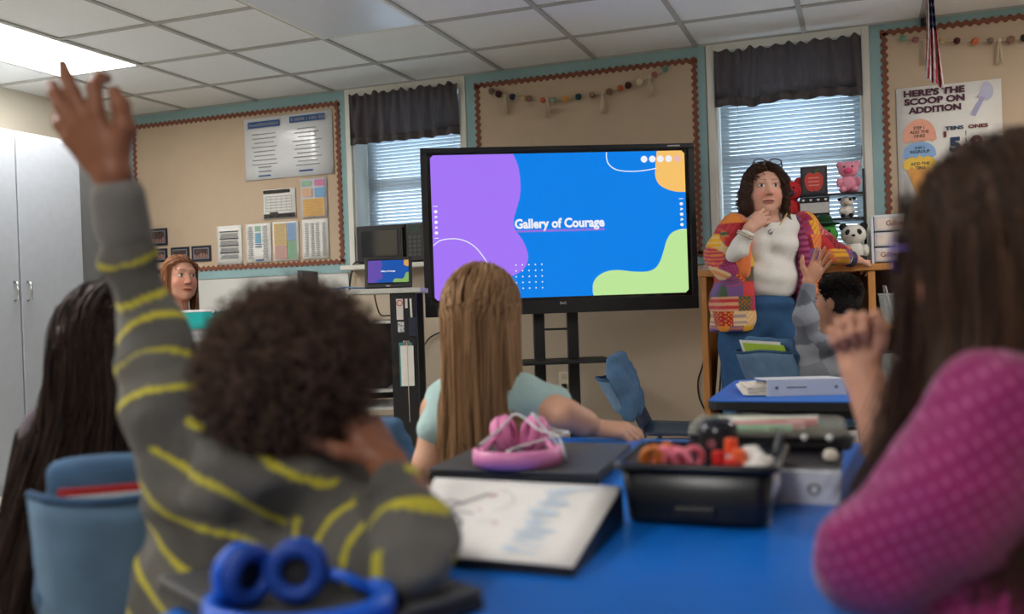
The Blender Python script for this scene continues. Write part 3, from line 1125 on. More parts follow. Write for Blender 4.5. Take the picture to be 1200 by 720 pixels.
def lum(name, rgb, e=None):
    m = bpy.data.materials.new(name)
    m.use_nodes = True
    p = m.node_tree.nodes['Principled BSDF']
    tc = m.node_tree.nodes.new('ShaderNodeTexNoise')
    tc.inputs['Scale'].default_value = 1.2
    mr = m.node_tree.nodes.new('ShaderNodeMapRange')
    e = EM if e is None else e
    mr.inputs['To Min'].default_value = e * 0.97
    mr.inputs['To Max'].default_value = e * 1.03
    m.node_tree.links.new(tc.outputs['Fac'], mr.inputs['Value'])
    m.node_tree.links.new(mr.outputs['Result'], p.inputs['Emission Strength'])
    c = lin(rgb)
    p.inputs['Base Color'].default_value = (0.01, 0.01, 0.01, 1)
    p.inputs['Emission Color'].default_value = (*c, 1)
    p.inputs['Roughness'].default_value = 0.25
    p.inputs['Specular IOR Level'].default_value = 0.1
    MATS[name] = m
    return m


L_BLUE, L_PUR = lum('slide_blue', (0, 132, 240)), lum('slide_purple', (170, 122, 255))
L_ORG, L_GRN, L_WHT = lum('slide_orange', (255, 200, 110)), lum('slide_green', (196, 238, 160)), lum('slide_white', (246, 248, 255))
L_MAG = lum('slide_magenta', (226, 70, 190))


def smooth_poly(P, n=5):
    P = np.asarray(P, float)
    o = []
    for i in range(len(P) - 1):
        p0, p1, p2, p3 = P[max(i - 1, 0)], P[i], P[i + 1], P[min(i + 2, len(P) - 1)]
        for k in range(n):
            s = k / n
            o.append(0.5 * (2 * p1 + (p2 - p0) * s + (2 * p0 - 5 * p1 + 4 * p2 - p3) * s * s + (3 * p1 - p0 - 3 * p2 + p3) * s ** 3))
    o.append(P[-1])
    return [tuple(q) for q in o]


SX0, SX1, SZ0, SZ1 = -0.697, 0.697, -0.365, 0.416


def slide(parent, O, R, s, full):
    """the projected slide, flat shapes a hair in front of the glass"""
    def poly(name, P, m, lift):
        mb = MB(O, R)
        mb.add([(p[0] * s, -lift, p[1] * s) for p in P], [tuple(range(len(P)))])
        return mb.build(name, m, parent)
    st = 0.0006 if full else 0.0003
    c = 0.016

    def rr(x0, x1, z0, z1):
        return [(x0, z0 + c), (x0 + c, z0), (x1 - c, z0), (x1, z0 + c), (x1, z1 - c), (x1 - c, z1), (x0 + c, z1), (x0, z1 - c)]
    poly('slide_background', rr(SX0, SX1, SZ0, SZ1), L_BLUE if full else L_BLUE2, st)
    pur = smooth_poly([(-0.248, 0.416), (-0.223, 0.35), (-0.213, 0.261), (-0.218, 0.187), (-0.24, 0.114), (-0.257, 0.055), (-0.25, 0.004), (-0.218, -0.042), (-0.194, -0.094),
                       (-0.185, -0.146), (-0.202, -0.197), (-0.247, -0.233), (-0.315, -0.26), (-0.39, -0.302), (-0.437, -0.365)])
    poly('purple_blob', [(SX0 + c, SZ1), (SX0, SZ1 - c), (SX0, SZ0 + c), (SX0 + c, SZ0)] + pur[::-1], L_PUR if full else L_PUR2, 2 * st)
    org = smooth_poly([(0.543, 0.416), (0.532, 0.319), (0.532, 0.274), (0.55, 0.233), (0.595, 0.204), (0.648, 0.19), (0.697, 0.188)])
    poly('orange_blob', org + [(SX1, SZ1 - c), (SX1 - c, SZ1)], L_ORG if full else L_ORG2, 2 * st)
    grn = smooth_poly([(0.697, -0.015), (0.649, -0.019), (0.607, -0.039), (0.581, -0.079), (0.564, -0.131), (0.541, -0.19), (0.512, -0.227), (0.466, -0.243), (0.39, -0.241),
                       (0.315, -0.231), (0.246, -0.235), (0.193, -0.261), (0.167, -0.298), (0.163, -0.342), (0.167, -0.365)])
    poly('green_blob', grn + [(SX1 - c, SZ0), (SX1, SZ0 + c)], L_GRN if full else L_GRN2, 2 * st)
    mb = MB(O, R)
    V, F = text_mesh('Gallery of Courage', 0.07, 0.0026, 0.492)
    V = V * s if not full else V
    mb.add(np.stack([V[:, 0] - 0.252 * s, np.full(len(V), -3 * st), V[:, 1] + 0.012 * s], 1), F)
    mb.build('slide_title', L_WHT, parent)
    if not full:
        return
    for nm, P in (('curved_line', [(-0.694, -0.068), (-0.661, -0.044), (-0.616, -0.035), (-0.565, -0.036), (-0.514, -0.052), (-0.471, -0.082), (-0.44, -0.119), (-0.412, -0.164), (-0.4, -0.21)]),
                  ('curved_line', [(0.264, 0.414), (0.263, 0.384), (0.274, 0.349), (0.31, 0.32), (0.363, 0.309), (0.423, 0.307), (0.484, 0.312), (0.538, 0.321)])):
        Q = smooth_poly(P, 4)
        MB(O, R).tube([(p[0], -4 * st, p[1]) for p in Q], 0.0028, 6).build(nm, L_WHT, parent)
    # spell-check squiggle
    Q = [(-0.252 + 0.49 * k / 120, -3.5 * st, -0.004 + (0.006 if k % 2 else -0.006)) for k in range(121)]
    MB(O, R).tube(Q, 0.0022, 4).build('squiggle_underline', L_MAG, parent)
    dot = None
    for r in range(5):
        for q in range(5):
            if dot is None:
                mb = MB(O, R)
                mb.add([(-0.253 + .0042 * math.cos(a), -3 * st, -0.186 + .0042 * math.sin(a)) for a in np.arange(8) * math.pi / 4], [tuple(range(8))])
                dot = mb.build('slide_dot', L_WHT, parent)
            else:
                o = dot.copy()
                COL.objects.link(o)
                o.location = tuple(TR @ np.array([0.0353 * q, 0, -0.0318 * r]))
    for k, x in enumerate((0.471, 0.517, 0.562, 0.608, 0.657)):
        mb = MB(O, R)
        mb.add([(x + .0185 * math.cos(a), -4 * st, 0.372 + .0185 * math.sin(a)) for a in np.arange(20) * math.pi / 10], [tuple(range(20))])
        mb.build('toolbar_icon', L_WHT if k < 4 else lum('slide_pale_pink', (240, 190, 190)), parent)
    for x, z0, mt in ((-0.676, -0.029, L_WHT), (0.671, -0.02, L_WHT)):
        mb = MB(O, R)
        for q in range(7):
            z = z0 + 0.171 * q / 6
            if q in (0, 6):
                P = [(x - .012, z - .002), (x + .012, z - .002), (x + .012, z + .002), (x - .012, z + .002)]
            elif q % 2:
                P = [(x + .01 * math.cos(a), z + .009 * math.sin(a)) for a in np.arange(10) * math.pi / 5]
            else:
                P = [(x - .008, z - .008), (x + .009, z - .002), (x + .008, z + .004), (x - .004, z + .008)]
            mb.add([(p[0], -4 * st, p[1]) for p in P], [tuple(range(len(P)))])
        o = mb.build('side_toolbar', mt, parent)
        o['kind'] = 'stuff'


scr = tv((-0.716, 0.0, -0.38), (0.716, 0.012, 0.428)).build('screen', M_GLOSSB, t)
slide(scr, TC, TR, 1.0, True)
mb = MB(TC, TR)
V, F = text_mesh('BenQ', 0.018, 0.0005, 0.034)
mb.add(np.stack([V[:, 0] - .02, np.full(len(V), -0.0128), V[:, 1] - .405], 1), F)
mb.build('brand_lettering', mat('silver_print', (190, 190, 195), .4), t)
tv((0.6, -0.0128, 0.438), (0.67, -0.012, 0.445)).build('corner_badge', mat('silver_print', (190, 190, 195), .4), t)
# stand
for xx in (-0.128, 0.06):
    tv((xx - .03, 0.075, -1.26), (xx + .03, 0.125, 0.1)).build('post', M_DKMETAL, t, bevel=0.006)
tv((-0.1, 0.085, -0.55), (0.032, 0.11, -0.538)).build('crossbar', M_DKMETAL, t)
tv((-0.25, -0.12, -0.726), (0.25, 0.2, -0.71)).build('shelf', M_DKMETAL, t, bevel=0.01)
for xx in (-0.32, 0.3):
    tv((xx - .03, -0.36, -1.29), (xx + .03, 0.36, -1.25)).build('foot', M_DKMETAL, t, bevel=0.006)
    for yy in (-0.32, 0.32):
        MB(TC, TR).cyl((xx - .012, yy, -1.325), (xx + .012, yy, -1.325), 0.035, n=16).build('caster', M_BLACK, t)
tv((-0.32, 0.06, -1.28), (0.3, 0.14, -1.24)).build('base_bar', M_DKMETAL, t, bevel=0.006)

# outlet and cords on the wall
p = onY(662, 447, YW)
t = thing('wall_outlet', 'cream wall outlet plate with black plug under the big display', 'outlet', (p[0], YW, p[2] - .06))
MB().b2((p[0] - .038, YW - .008, p[2] - .06), (p[0] + .038, YW, p[2] + .06)).build('plate', mat('ivory_plastic', (222, 212, 186), .4), t, bevel=0.003)
for dz in (-.028, .028):
    MB().b2((p[0] - .018, YW - .011, p[2] + dz - .016), (p[0] + .018, YW - .008, p[2] + dz + .016)).build('socket', mat('ivory_plastic_dark', (200, 188, 160), .4), t, bevel=0.004)
pl = MB().b2((p[0] - .012, YW - .04, p[2] - .042), (p[0] + .012, YW - .011, p[2] - .014)).build('plug', M_BLACK, t, bevel=0.004)
MB().tube([(p[0], YW - .04, p[2] - .03), (p[0] - .02, YW - .05, p[2] - .09), (p[0] - .08, YW - .05, p[2] - .2), (p[0] - .12, YW - .05, p[2] - .36)], 0.004, 8).build('plug_cord', M_BLACK, t, smooth=True)
Q = [onY(*q, YW - .02) for q in ((828, 405), (823, 430), (818, 447), (820, 468), (830, 490), (826, 505), (818, 520))]
tag(MB().tube(smooth_poly(Q, 4), 0.005, 8).build('power_cord', M_BLACK, smooth=True), 'black power cord looping down the wall beside the bookcase', 'cord', None)
Q = [onY(*q, YW - .02) for q in ((835, 428), (832, 445), (833, 465), (836, 482))]
tag(MB().tube(smooth_poly(Q, 4), 0.004, 8).build('power_cord', M_BLACK, smooth=True), 'short thin black cord against the bookcase side', 'cord', None)
Q = [onY(*q, YW - .02) for q in ((520, 388), (505, 395), (497, 405), (490, 416), (480, 425))]
tag(MB().tube(smooth_poly(Q, 4), 0.005, 8).build('power_cord', M_BLACK, smooth=True), 'black cord running across the wall from display to cart', 'cord', None)

# ------------------------------------------------------------------ media cart with a small monitor
RC = yawR(0.353)
p = at(478, 470, 4.6)
CO = np.array([p[0], p[1], 0.0])
t = thing('media_cart', 'tall black media cart with pale top and shelves', 'cart', CO)
M_GREY = mat('pale_grey_laminate', (198, 198, 192), .5)


def ct(lo, hi):
    return MB(CO, RC).b2(lo, hi)


ct((-0.42, -0.07, 1.038), (0.085, 0.36, 1.062)).build('top_shelf', M_GREY, t, bevel=0.004)
ct((-0.065, -0.05, 0.08), (0.06, 0.0, 1.038)).build('side_panel', M_DKMETAL, t, bevel=0.004)
ct((-0.065, 0.3, 0.08), (0.06, 0.34, 1.038)).build('side_panel', M_DKMETAL, t, bevel=0.004)
ct((-0.42, -0.05, 0.08), (-0.39, 0.34, 1.038)).build('side_panel', M_DKMETAL, t, bevel=0.004)
for z in (0.908, 0.577, 0.492):
    ct((-0.39, -0.045, z - .014), (-0.065, 0.34, z)).build('shelf', M_GREY, t, bevel=0.003)
ct((-0.39, -0.03, 0.08), (-0.065, 0.34, 0.41)).build('drawer_unit', M_GREY, t, bevel=0.004)
ct((-0.38, 0.32, 0.5), (-0.065, 0.335, 0.9)).build('back_panel', M_BLACK, t)
ct((-0.33, 0.02, 0.578), (-0.1, 0.28, 0.70)).build('equipment_box', M_BLACK, t, bevel=0.004)
for xx in (-0.38, 0.03):
    for yy in (0.0, 0.3):
        MB(CO, RC).cyl((xx - .012, yy, .04), (xx + .012, yy, .04), 0.04, n=14).build('caster', M_BLACK, t)
ct((-0.034, -0.052, 0.91), (-0.002, -0.05, 1.01)).build('sticker', mat('white_sticker', (222, 214, 210), .5), t)
mb = MB(CO, RC)
mb.tube([(-0.018 + .013 * math.cos(a), -0.0535, 0.99 + .013 * math.sin(a)) for a in np.arange(16) * math.pi / 8], 0.0025, 5, closed=True)
mb.build('sticker_ring', mat('red_print', (196, 80, 76), .5), t)
ct((-0.03, -0.052, 0.85), (0.0, -0.05, 0.9)).build('sticker', mat('patterned_sticker', (190, 190, 190), .5, var=0.9, scale=90), t)
ct((0.008, -0.052, 0.965), (0.02, -0.05, 1.01)).build('sticker', mat('white_sticker', (222, 214, 210), .5), t)
hld = ct((0.025, -0.075, 0.83), (0.06, -0.05, 0.92)).build('pen_holder', mat('navy_plastic', (36, 42, 62), .5), t, bevel=0.003)
MB(CO, RC).cyl((0.04, -0.062, 0.86), (0.036, -0.062, 1.01), 0.005, n=8).build('pen', M_PAPER, hld)
cb = thing('clipboard', 'teal-edged clipboard with white sheet hanging on the cart', 'clipboard', CO + RC @ np.array([0.01, -.06, .59]))
ct((-0.027, -0.06, 0.59), (0.035, -0.054, 0.8)).build('board', mat('teal_board', (70, 150, 150), .5), cb)
ct((-0.02, -0.063, 0.592), (0.042, -0.0605, 0.785)).build('sheet', M_PAPER, cb)
ct((-0.006, -0.066, 0.785), (0.026, -0.056, 0.81)).build('clip', M_CHROME, cb, bevel=0.003)
MB(CO, RC).tube([(0.012, -.068, .8), (0.013, -.069, .6), (0.014, -.066, .42)], 0.0015, 5).build('string', M_CORD, cb)

# small monitor
L_BLUE2, L_PUR2 = lum('small_slide_blue', (20, 92, 190), .75), lum('small_slide_purple', (110, 84, 190), .75)
L_ORG2, L_GRN2 = lum('small_slide_orange', (236, 178, 96), .75), lum('small_slide_green', (150, 196, 110), .75)
pb = at(455, 337, 4.58)
tl = 0.2
R2 = RC @ np.array([[1, 0, 0], [0, math.cos(tl), math.sin(tl)], [0, -math.sin(tl), math.cos(tl)]])
R2 = RC @ np.array([[1, 0, 0], [0, math.cos(tl), -math.sin(tl)], [0, math.sin(tl), math.cos(tl)]]).T
mo = thing('tablet_monitor', 'small tilted monitor mirroring the slide on the cart', 'monitor', (pb[0], pb[1], 1.062))
MC = np.array([pb[0], pb[1], 1.062]) + RC @ np.array([0, .02, .078])
MB(MC, R2).b2((-.115, 0, -.076), (.115, .014, .078)).build('housing', M_BLACK, mo, bevel=0.004)
sc2 = MB(MC, R2).b2((-.1, -.001, -.056), (.1, .0, .066)).build('screen', M_GLOSSB, mo)
slide(sc2, MC + R2 @ np.array([0, -.0012, .002]), R2, 0.142, False)
mb = MB(MC, R2)
V, F = text_mesh('DELL', 0.009, 0.0003, 0.02)
mb.add(np.stack([V[:, 0] - .01, np.full(len(V), -0.0006), V[:, 1] - .069], 1), F)
mb.build('brand_lettering', mat('silver_print', (190, 190, 195), .4), mo)
MB(MC, RC).b2((-.06, .02, -.078), (.06, .12, -.07)).build('stand_foot', M_BLACK, mo, bevel=0.003)
MB(MC, RC).cyl((0, .1, -.072), (0, .02, .02), 0.01, n=10).build('stand_arm', M_BLACK, mo)
Q = [CO + RC @ np.array(q) for q in ((-.19, .05, 1.068), (-.24, -.02, 1.07), (-.28, .02, 1.075), (-.33, .0, 1.068), (-.36, .06, 1.07), (-.3, .08, 1.072))]
tag(MB().tube(smooth_poly(Q, 4), 0.0035, 8).build('cable', mat('blue_cable', (70, 140, 190), .5), smooth=True), 'light blue cable curled on the cart top', 'cable')
Q = [onY(*q, YW - .03) for q in ((424, 306), (415, 309), (412, 320), (410, 334), (409, 350))]
tag(MB().tube(smooth_poly(Q, 4), 0.006, 8).build('power_cord', M_BLACK, smooth=True), 'black microwave cord hanging down from the sill', 'cord')
Q = [CO + RC @ np.array(q) for q in ((-.2, .375, 1.05), (-.19, .39, .98), (-.17, .39, .93), (-.12, .39, .925), (-.06, .39, .9))]
tag(MB().tube(smooth_poly(Q, 4), 0.004, 8).build('cable', M_BLACK, smooth=True), 'thin black cable drooping behind the cart top', 'cable')

# ------------------------------------------------------------------ bookcase under the window
M_OAK = mat('honey_oak', (198, 138, 76), 0.5, var=0.16, scale=7, stretch=(8, 8, 1))
M_OAKD = mat('dark_case_back', (92, 62, 40), 0.7, var=0.1, scale=8)
BX0, BX1, BY0, BY1, BZ = -0.828, 1.75, 5.25, 5.61, 1.112
t = thing('bookcase', 'long honey oak bookcase with open shelves under the window', 'bookcase', (0.4, 5.43, 0))
MB().b2((BX0, BY0, 0), (BX0 + .034, BY1, BZ - .035)).build('side_panel', M_OAK, t, bevel=.003)
MB().b2((BX1 - .034, BY0, 0), (BX1, BY1, BZ - .035)).build('side_panel', M_OAK, t, bevel=.003)
MB().b2((BX0 - .01, BY0 - .012, BZ - .035), (BX1 + .01, BY1, BZ)).build('top', M_OAK, t, bevel=.004)
MB().b2((BX0 + .034, BY1 - .012, .06), (BX1 - .034, BY1, BZ - .035)).build('back_panel', M_OAKD, t)
for x in (0.035, 0.9):
    MB().b2((x, BY0, .08), (x + .036, BY1 - .012, BZ - .035)).build('divider', M_OAK, t, bevel=.003)
MB().b2((BX0 + .034, BY0, .05), (BX1 - .034, BY1 - .012, .08)).build('shelf', M_OAK, t, bevel=.003)
for x0, x1 in ((BX0 + .034, .035), (.071, .9), (.936, BX1 - .034)):
    for z in (.4, .796):
        if z > .7 and x0 < -.5:
            continue
        MB().b2((x0, BY0 + .005, z - .024), (x1, BY1 - .012, z)).build('shelf', M_OAK, t, bevel=.003)
MB().b2((BX0 + .034, BY0 + .03, 0), (BX1 - .034, BY0 + .05, .05)).build('toe_kick', M_OAKD, t)

# folders leaning in the first bay
FC = [(214, 206, 180), (196, 202, 190), (226, 222, 206), (170, 186, 178), (210, 190, 150)]
for k in range(5):
    x = BX0 + .05 + k * .026
    lean = .1
    R = np.array([[math.cos(lean), 0, -math.sin(lean)], [0, 1, 0], [math.sin(lean), 0, math.cos(lean)]])
    tag(MB((x + .012, 5.42, .402), R.T).b2((-.008, -.12, 0.003), (.008, .12, .262 - .012 * (k % 3))).build('folder', mat('folder_%d' % k, FC[k], .7), bevel=.002),
        'pale upright folder in the bookcase bay beside the teacher, ' + ['first from the side panel', 'second from the side panel', 'third from the side panel', 'fourth from the side panel', 'fifth from the side panel'][k],
        'folder', 'folders in the bookcase')
M_CLEAR = mat('clear_plastic', (215, 222, 222), .15, alpha=.32, var=.02, spec=.5)


def clear_bin(lab, x0, x1, y0, z0, z1, seed, sheets=True):
    t = thing('storage_bin', lab, 'storage bin', ((x0 + x1) / 2, y0 + .12, z0), 'clear bins in the bookcase')
    ins = .018
    d = .26
    bot = [(x0 + ins, y0 + ins, z0), (x1 - ins, y0 + ins, z0), (x1 - ins, y0 + d - ins, z0), (x0 + ins, y0 + d - ins, z0)]
    top = [(x0, y0, z1), (x1, y0, z1), (x1, y0 + d, z1), (x0, y0 + d, z1)]
    mb = MB()
    mb.add(bot + top, [(3, 2, 1, 0), (0, 1, 5, 4), (1, 2, 6, 5), (2, 3, 7, 6), (3, 0, 4, 7)])
    mb.build('tub', M_CLEAR, t, solid=.003)
    MB().tube([np.array(p) for p in top], .005, 6, closed=True).build('rim', mat('frosted_rim', (205, 210, 210), .3, alpha=.7), t)
    w = (x1 - x0)
    lb = MB().b2((x0 + w * .42, y0 + .002, z0 + .3 * (z1 - z0)), (x0 + w * .85, y0 + .006, z0 + .8 * (z1 - z0)))
    lb = lb.build('label_card', M_PAPER, t)
    MB().b2((x0 + w * .45, y0 + .0008, z0 + .36 * (z1 - z0)), (x0 + w * .82, y0 + .0018, z0 + .5 * (z1 - z0))).build('printed_strip', mat('beige_print', (205, 180, 150), .6), lb)
    g = np.random.default_rng(seed)
    for k in range(7):
        a = g.uniform(-.25, .1)
        R = np.array([[math.cos(a), 0, math.sin(a)], [0, 1, 0], [-math.sin(a), 0, math.cos(a)]])
        MB((x0 + .04 + k * (w - .08) / 7, y0 + .13, z0 + .014), R).b2((-.003, -.09, 0), (.003, .09, (z1 - z0) * g.uniform(.85, 1.25))).build('filed_sheet', M_PAPER if k % 2 else mat('grey_card', (150, 152, 150), .7), t)
    return t


clear_bin('clear plastic bin with label card on the upper bookcase shelf', .085, .4, 5.262, .797, .95, 1)
clear_bin('clear plastic bin holding a spiral notebook on the lower bookcase shelf', .085, .42, 5.262, .401, .64, 2)
clear_bin('small clear bin on the bottom bookcase shelf behind the desk', -.73, -.45, 5.27, .081, .3, 4)
clear_bin('clear bin at the bookcase foot behind the boy in grey', -.3, .02, 5.27, .081, .3, 5)
# spiral notebook standing in the lower bin
t = thing('spiral_notebook', 'cream spiral notebook leaning out of the lower clear bin', 'notebook', (.2, 5.36, .42))
a = -.3
R = np.array([[math.cos(a), 0, -math.sin(a)], [0, 1, 0], [math.sin(a), 0, math.cos(a)]])
MB((.165, 5.33, .43), R).b2((0, 0, 0), (.1, .012, .285)).build('cover', mat('cream_card', (206, 194, 168), .7), t, bevel=.002)
for k in range(9):
    c = np.array([.165, 5.336, .43]) + R @ np.array([.012 + k * .0095, 0, .285])
    MB().tube([c + R @ np.array([0, .011 * math.cos(q), .011 * math.sin(q)]) for q in np.arange(10) * math.pi / 5], .0018, 5, closed=True).build('wire_ring', M_CHROME, t)

# white three-drawer organizer on the bookcase
t = thing('drawer_organizer', 'white three-drawer organizer with name labels on the bookcase', 'drawer unit', (.2, 5.4, BZ))
M_WP = mat('white_plastic', (222, 224, 228), .35, var=.02)
MB().b2((.058, 5.26, BZ), (.07, 5.54, 1.36)).build('side_panel', M_WP, t)
MB().b2((.36, 5.26, BZ), (.372, 5.54, 1.36)).build('side_panel', M_WP, t)
MB().b2((.058, 5.26, 1.35), (.372, 5.54, 1.362)).build('top', M_WP, t, bevel=.003)
MB().b2((.07, 5.53, BZ), (.36, 5.54, 1.35)).build('back', M_WP, t)
for k in range(3):
    z = BZ + .006 + k * .08
    d = MB().b2((.073, 5.255, z), (.357, 5.52, z + .073)).build('drawer', mat('translucent_white_plastic', (206, 208, 214), .3), t, bevel=.004)
    MB().b2((.085, 5.252, z + .008), (.345, 5.2545, z + .066)).build('name_card', mat('peach_card', (232, 218, 206), .7), d)
    if k != 1:
        mb = MB()
        put_text(mb, 'Gilbert', (.13 if k == 2 else .1, 5.2512, z + .026), EX, EZ, .036, .0008, .11)
        mb.build('lettering', mat('rust_print', (150, 96, 88), .7), d)

# pale pink paper box on the case beside the display
t = thing('pink_box', 'pale pink paper stack on the bookcase end beside the display', 'paper stack', (-.79, 5.4, BZ))
for k in range(4):
    MB().b2((-.82 + .004 * k, 5.28, BZ + .012 * k), (-.62 + .003 * k, 5.5, BZ + .012 * k + .011)).build('paper_ream', mat('pale_pink_paper', (220, 190, 182), .8), t, bevel=.002)

# black tiered display rack with toys
M_RACK = mat('black_wire_rack', (34, 34, 38), .5)
t = thing('tiered_rack', 'black tiered display rack standing on the bookcase', 'shelf', (-.17, 5.43, BZ))
RX0, RX1 = -.385, .03
for x in (RX0, RX1):
    for y in (5.37, 5.52):
        MB().cyl((x, y, BZ), (x, y, 1.62), .006, n=8).build('post', M_RACK, t)
    for z in (1.36, 1.505):
        MB().cyl((x, 5.37, z), (x, 5.52, z), .004, n=8).build('side_rail', M_RACK, t)
for z in (1.365, 1.498):
    MB().b2((RX0 if z < 1.4 else -.3, 5.37, z - .01), (RX1, 5.52, z)).build('tier', M_RACK, t, bevel=.002)

M_RED = mat('red_plush', (196, 44, 48), .9, var=.2, scale=60)


def smoothball(t, name, parts, m, vox=.004):
    b = Blob()
    for c, r in parts:
        b.el(c, r, k=.008)
    V, Q = b.mesh(vox, smooth=1)
    return link_mesh(name, V, Q, m, t, smooth=True)


def plush(name, lab, O, s, body, muzzle, extra, yaw=0.0):
    """a small sitting soft toy: body, head, ears, arms, legs; local x right, y back, z up"""
    O = np.asarray(O, float)
    t = thing(name, lab, 'plush toy', O, 'plush toys on the rack')

    def P(c, r):
        return (O + s * np.array(c), tuple(s * q for q in r)) if not np.isscalar(r) else (O + s * np.array(c), (s * r,) * 3)
    smoothball(t, 'body', [P((0, 0, .32), (.3, .26, .32)), P((.3, -.08, .38), (.11, .12, .17)), P((-.3, -.08, .38), (.11, .12, .17))], body[0])
    smoothball(t, 'head', [P((0, -.02, .82), (.34, .28, .29))], body[1])
    for sx in (-1, 1):
        smoothball(t, 'foot', [P((.2 * sx, -.24, .12), (.13, .18, .12))], body[2])
        smoothball(t, 'ear', [P(extra['ear'][0] * np.array([sx, 1, 1]), extra['ear'][1])], body[3])
        smoothball(t, 'eye', [P((.13 * sx, -.27, .9), .035)], M_BLACK, .002)
    if muzzle is not None:
        smoothball(t, 'muzzle', [P((0, -.25, .76), (.16, .12, .11))], muzzle)
    return t, P


M_PINK = mat('pink_plush', (232, 150, 172), .95, var=.12, scale=80, bump=.4, bscale=150)
M_HOTP = mat('hot_pink_felt', (226, 84, 128), .9)
M_WPL = mat('white_plush', (226, 222, 212), .95, var=.08, scale=80, bump=.4, bscale=150)
M_BPL = mat('black_plush', (40, 38, 40), .95, var=.2, scale=80)
M_GPL = mat('green_plush', (70, 150, 62), .95, var=.15, scale=80)
M_DGPL = mat('dark_green_felt', (30, 66, 40), .95, var=.15, scale=80)
zt = 1.499
t, P = plush('plush_pig', 'pink plush pig sitting on the top tier of the rack', (-.045, 5.43, zt), .155, (M_PINK, M_PINK, M_PINK, M_PINK), M_HOTP, {'ear': (np.array([.28, 0, 1.0]), (.12, .08, .13))})
t, P = plush('plush_cow', 'white plush cow with black feet on the middle tier', (-.058, 5.42, 1.366), .105, (M_WPL, M_WPL, M_BPL, M_BPL), mat('beige_plush', (206, 184, 160), .9), {'ear': (np.array([.33, 0, .98]), (.14, .08, .09))})
smoothball(t, 'eye_patch', [P((.16, -.2, .92), (.1, .08, .1))], M_BPL, .003)
t, P = plush('plush_panda', 'black and white plush panda seated on the bookcase top', (-.028, 5.3, BZ), .19, (M_WPL, M_WPL, M_BPL, M_BPL), None, {'ear': (np.array([.27, 0, 1.05]), (.11, .07, .11))})
for sx in (-1, 1):
    smoothball(t, 'eye_patch', [P((.14 * sx, -.24, .88), (.08, .05, .09))], M_BPL, .003)
smoothball(t, 'nose', [P((0, -.3, .79), (.05, .04, .035))], M_BPL, .002)
t, P = plush('plush_frog', 'green plush frog with dark hat on the bookcase top', (-.172, 5.3, BZ), .2, (M_GPL, M_GPL, M_GPL, M_GPL), None, {'ear': (np.array([.2, -.1, 1.06]), (.09, .08, .09))})
smoothball(t, 'mouth', [P((0, -.25, .74), (.2, .06, .05))], M_BLACK, .003)
smoothball(t, 'hat', [P((0, 0, 1.1), (.42, .36, .05)), P((0, 0, 1.2), (.22, .2, .16))], M_DGPL)
t, P = plush('plush_bear', 'red patterned plush bear on the rack beside the teacher hair', (-.352, 5.43, 1.366), .2, (M_RED, M_RED, mat('patchwork_red', (150, 60, 70), .9, var=.9, scale=30), M_RED), mat('dark_plush', (70, 60, 74), .9, var=.5, scale=50), {'ear': (np.array([.26, 0, 1.06]), (.13, .08, .14))})
for o in list(t.children):
    pass

# framed apple sign and framed heart sign
t = thing('apple_sign', 'dark framed sign with a red apple on the top tier', 'sign', (-.222, 5.41, zt))
MB().b2((-.292, 5.405, zt), (-.153, 5.425, 1.656)).build('frame', mat('charcoal_frame', (58, 56, 58), .6), t, bevel=.004)
MB().b2((-.28, 5.403, zt + .012), (-.165, 5.405, 1.644)).build('panel', mat('slate_panel', (78, 76, 78), .7), t)
y_ = 5.4015
mb = MB()
ap = smooth_poly([(-.222, 1.612), (-.2, 1.622), (-.176, 1.6), (-.176, 1.56), (-.19, 1.53), (-.21, 1.52), (-.222, 1.524), (-.234, 1.52), (-.256, 1.53), (-.268, 1.56), (-.268, 1.6), (-.244, 1.622), (-.222, 1.612)], 3)[:-1]
mb.prism([(p[0], p[1]) for p in ap], (0, y_, 0), EX, EZ, .003)
apo = mb.build('apple', mat('apple_red', (206, 74, 66), .6), t)
mb = MB()
for q, s in enumerate(('apple', 'of my', 'eye')):
    pass
for z in (1.59, 1.57, 1.55):
    mb.quad((-.25, y_ - .0035, z), (-.195, y_ - .0035, z), (-.195, y_ - .0035, z + .006), (-.25, y_ - .0035, z + .006))
mb.build('apple_print', mat('pale_red_print', (226, 150, 140), .7), t)['kind'] = 'stuff'
MB().prism([(-.222, 1.613), (-.214, 1.635), (-.196, 1.642), (-.206, 1.622)], (0, y_, 0), EX, EZ, .002).build('leaf', mat('leaf_green', (70, 120, 64), .6), t)
t = thing('heart_sign', 'black sign with white hearts above and below a pale band', 'sign', (-.222, 5.38, 1.366))
MB().b2((-.298, 5.382, 1.366), (-.145, 5.394, 1.486)).build('board', mat('black_card', (40, 38, 42), .6), t, bevel=.002)
MB().b2((-.296, 5.38, 1.4), (-.147, 5.382, 1.456)).build('pale_band', mat('pale_grey_card', (205, 202, 200), .7), t)
for z in (1.471, 1.38):
    for k in range(4):
        x = -.279 + k * .0385
        MB().prism([(x, z - .007), (x + .008, z + .002), (x + .005, z + .007), (x, z + .004), (x - .005, z + .007), (x - .008, z + .002)], (0, 5.3815, 0), EX, EZ, .001).build('heart', M_PAPER, t)

# ------------------------------------------------------------------ children's chairs
M_SHELL = mat('navy_chair_plastic', (38, 50, 74), .4, var=.06)
M_DENIM = mat('blue_denim', (70, 102, 136), .9, var=.22, scale=14, bump=.3, bscale=420)
M_DENIML = mat('pale_denim', (98, 128, 158), .9, var=.2, scale=14, bump=.3, bscale=420)
M_DENIMD = mat('dark_denim', (48, 78, 112), .9, var=.22, scale=18, bump=.3, bscale=420)
M_STEEL = mat('chair_leg_steel', (150, 152, 156), .3, metal=.9)


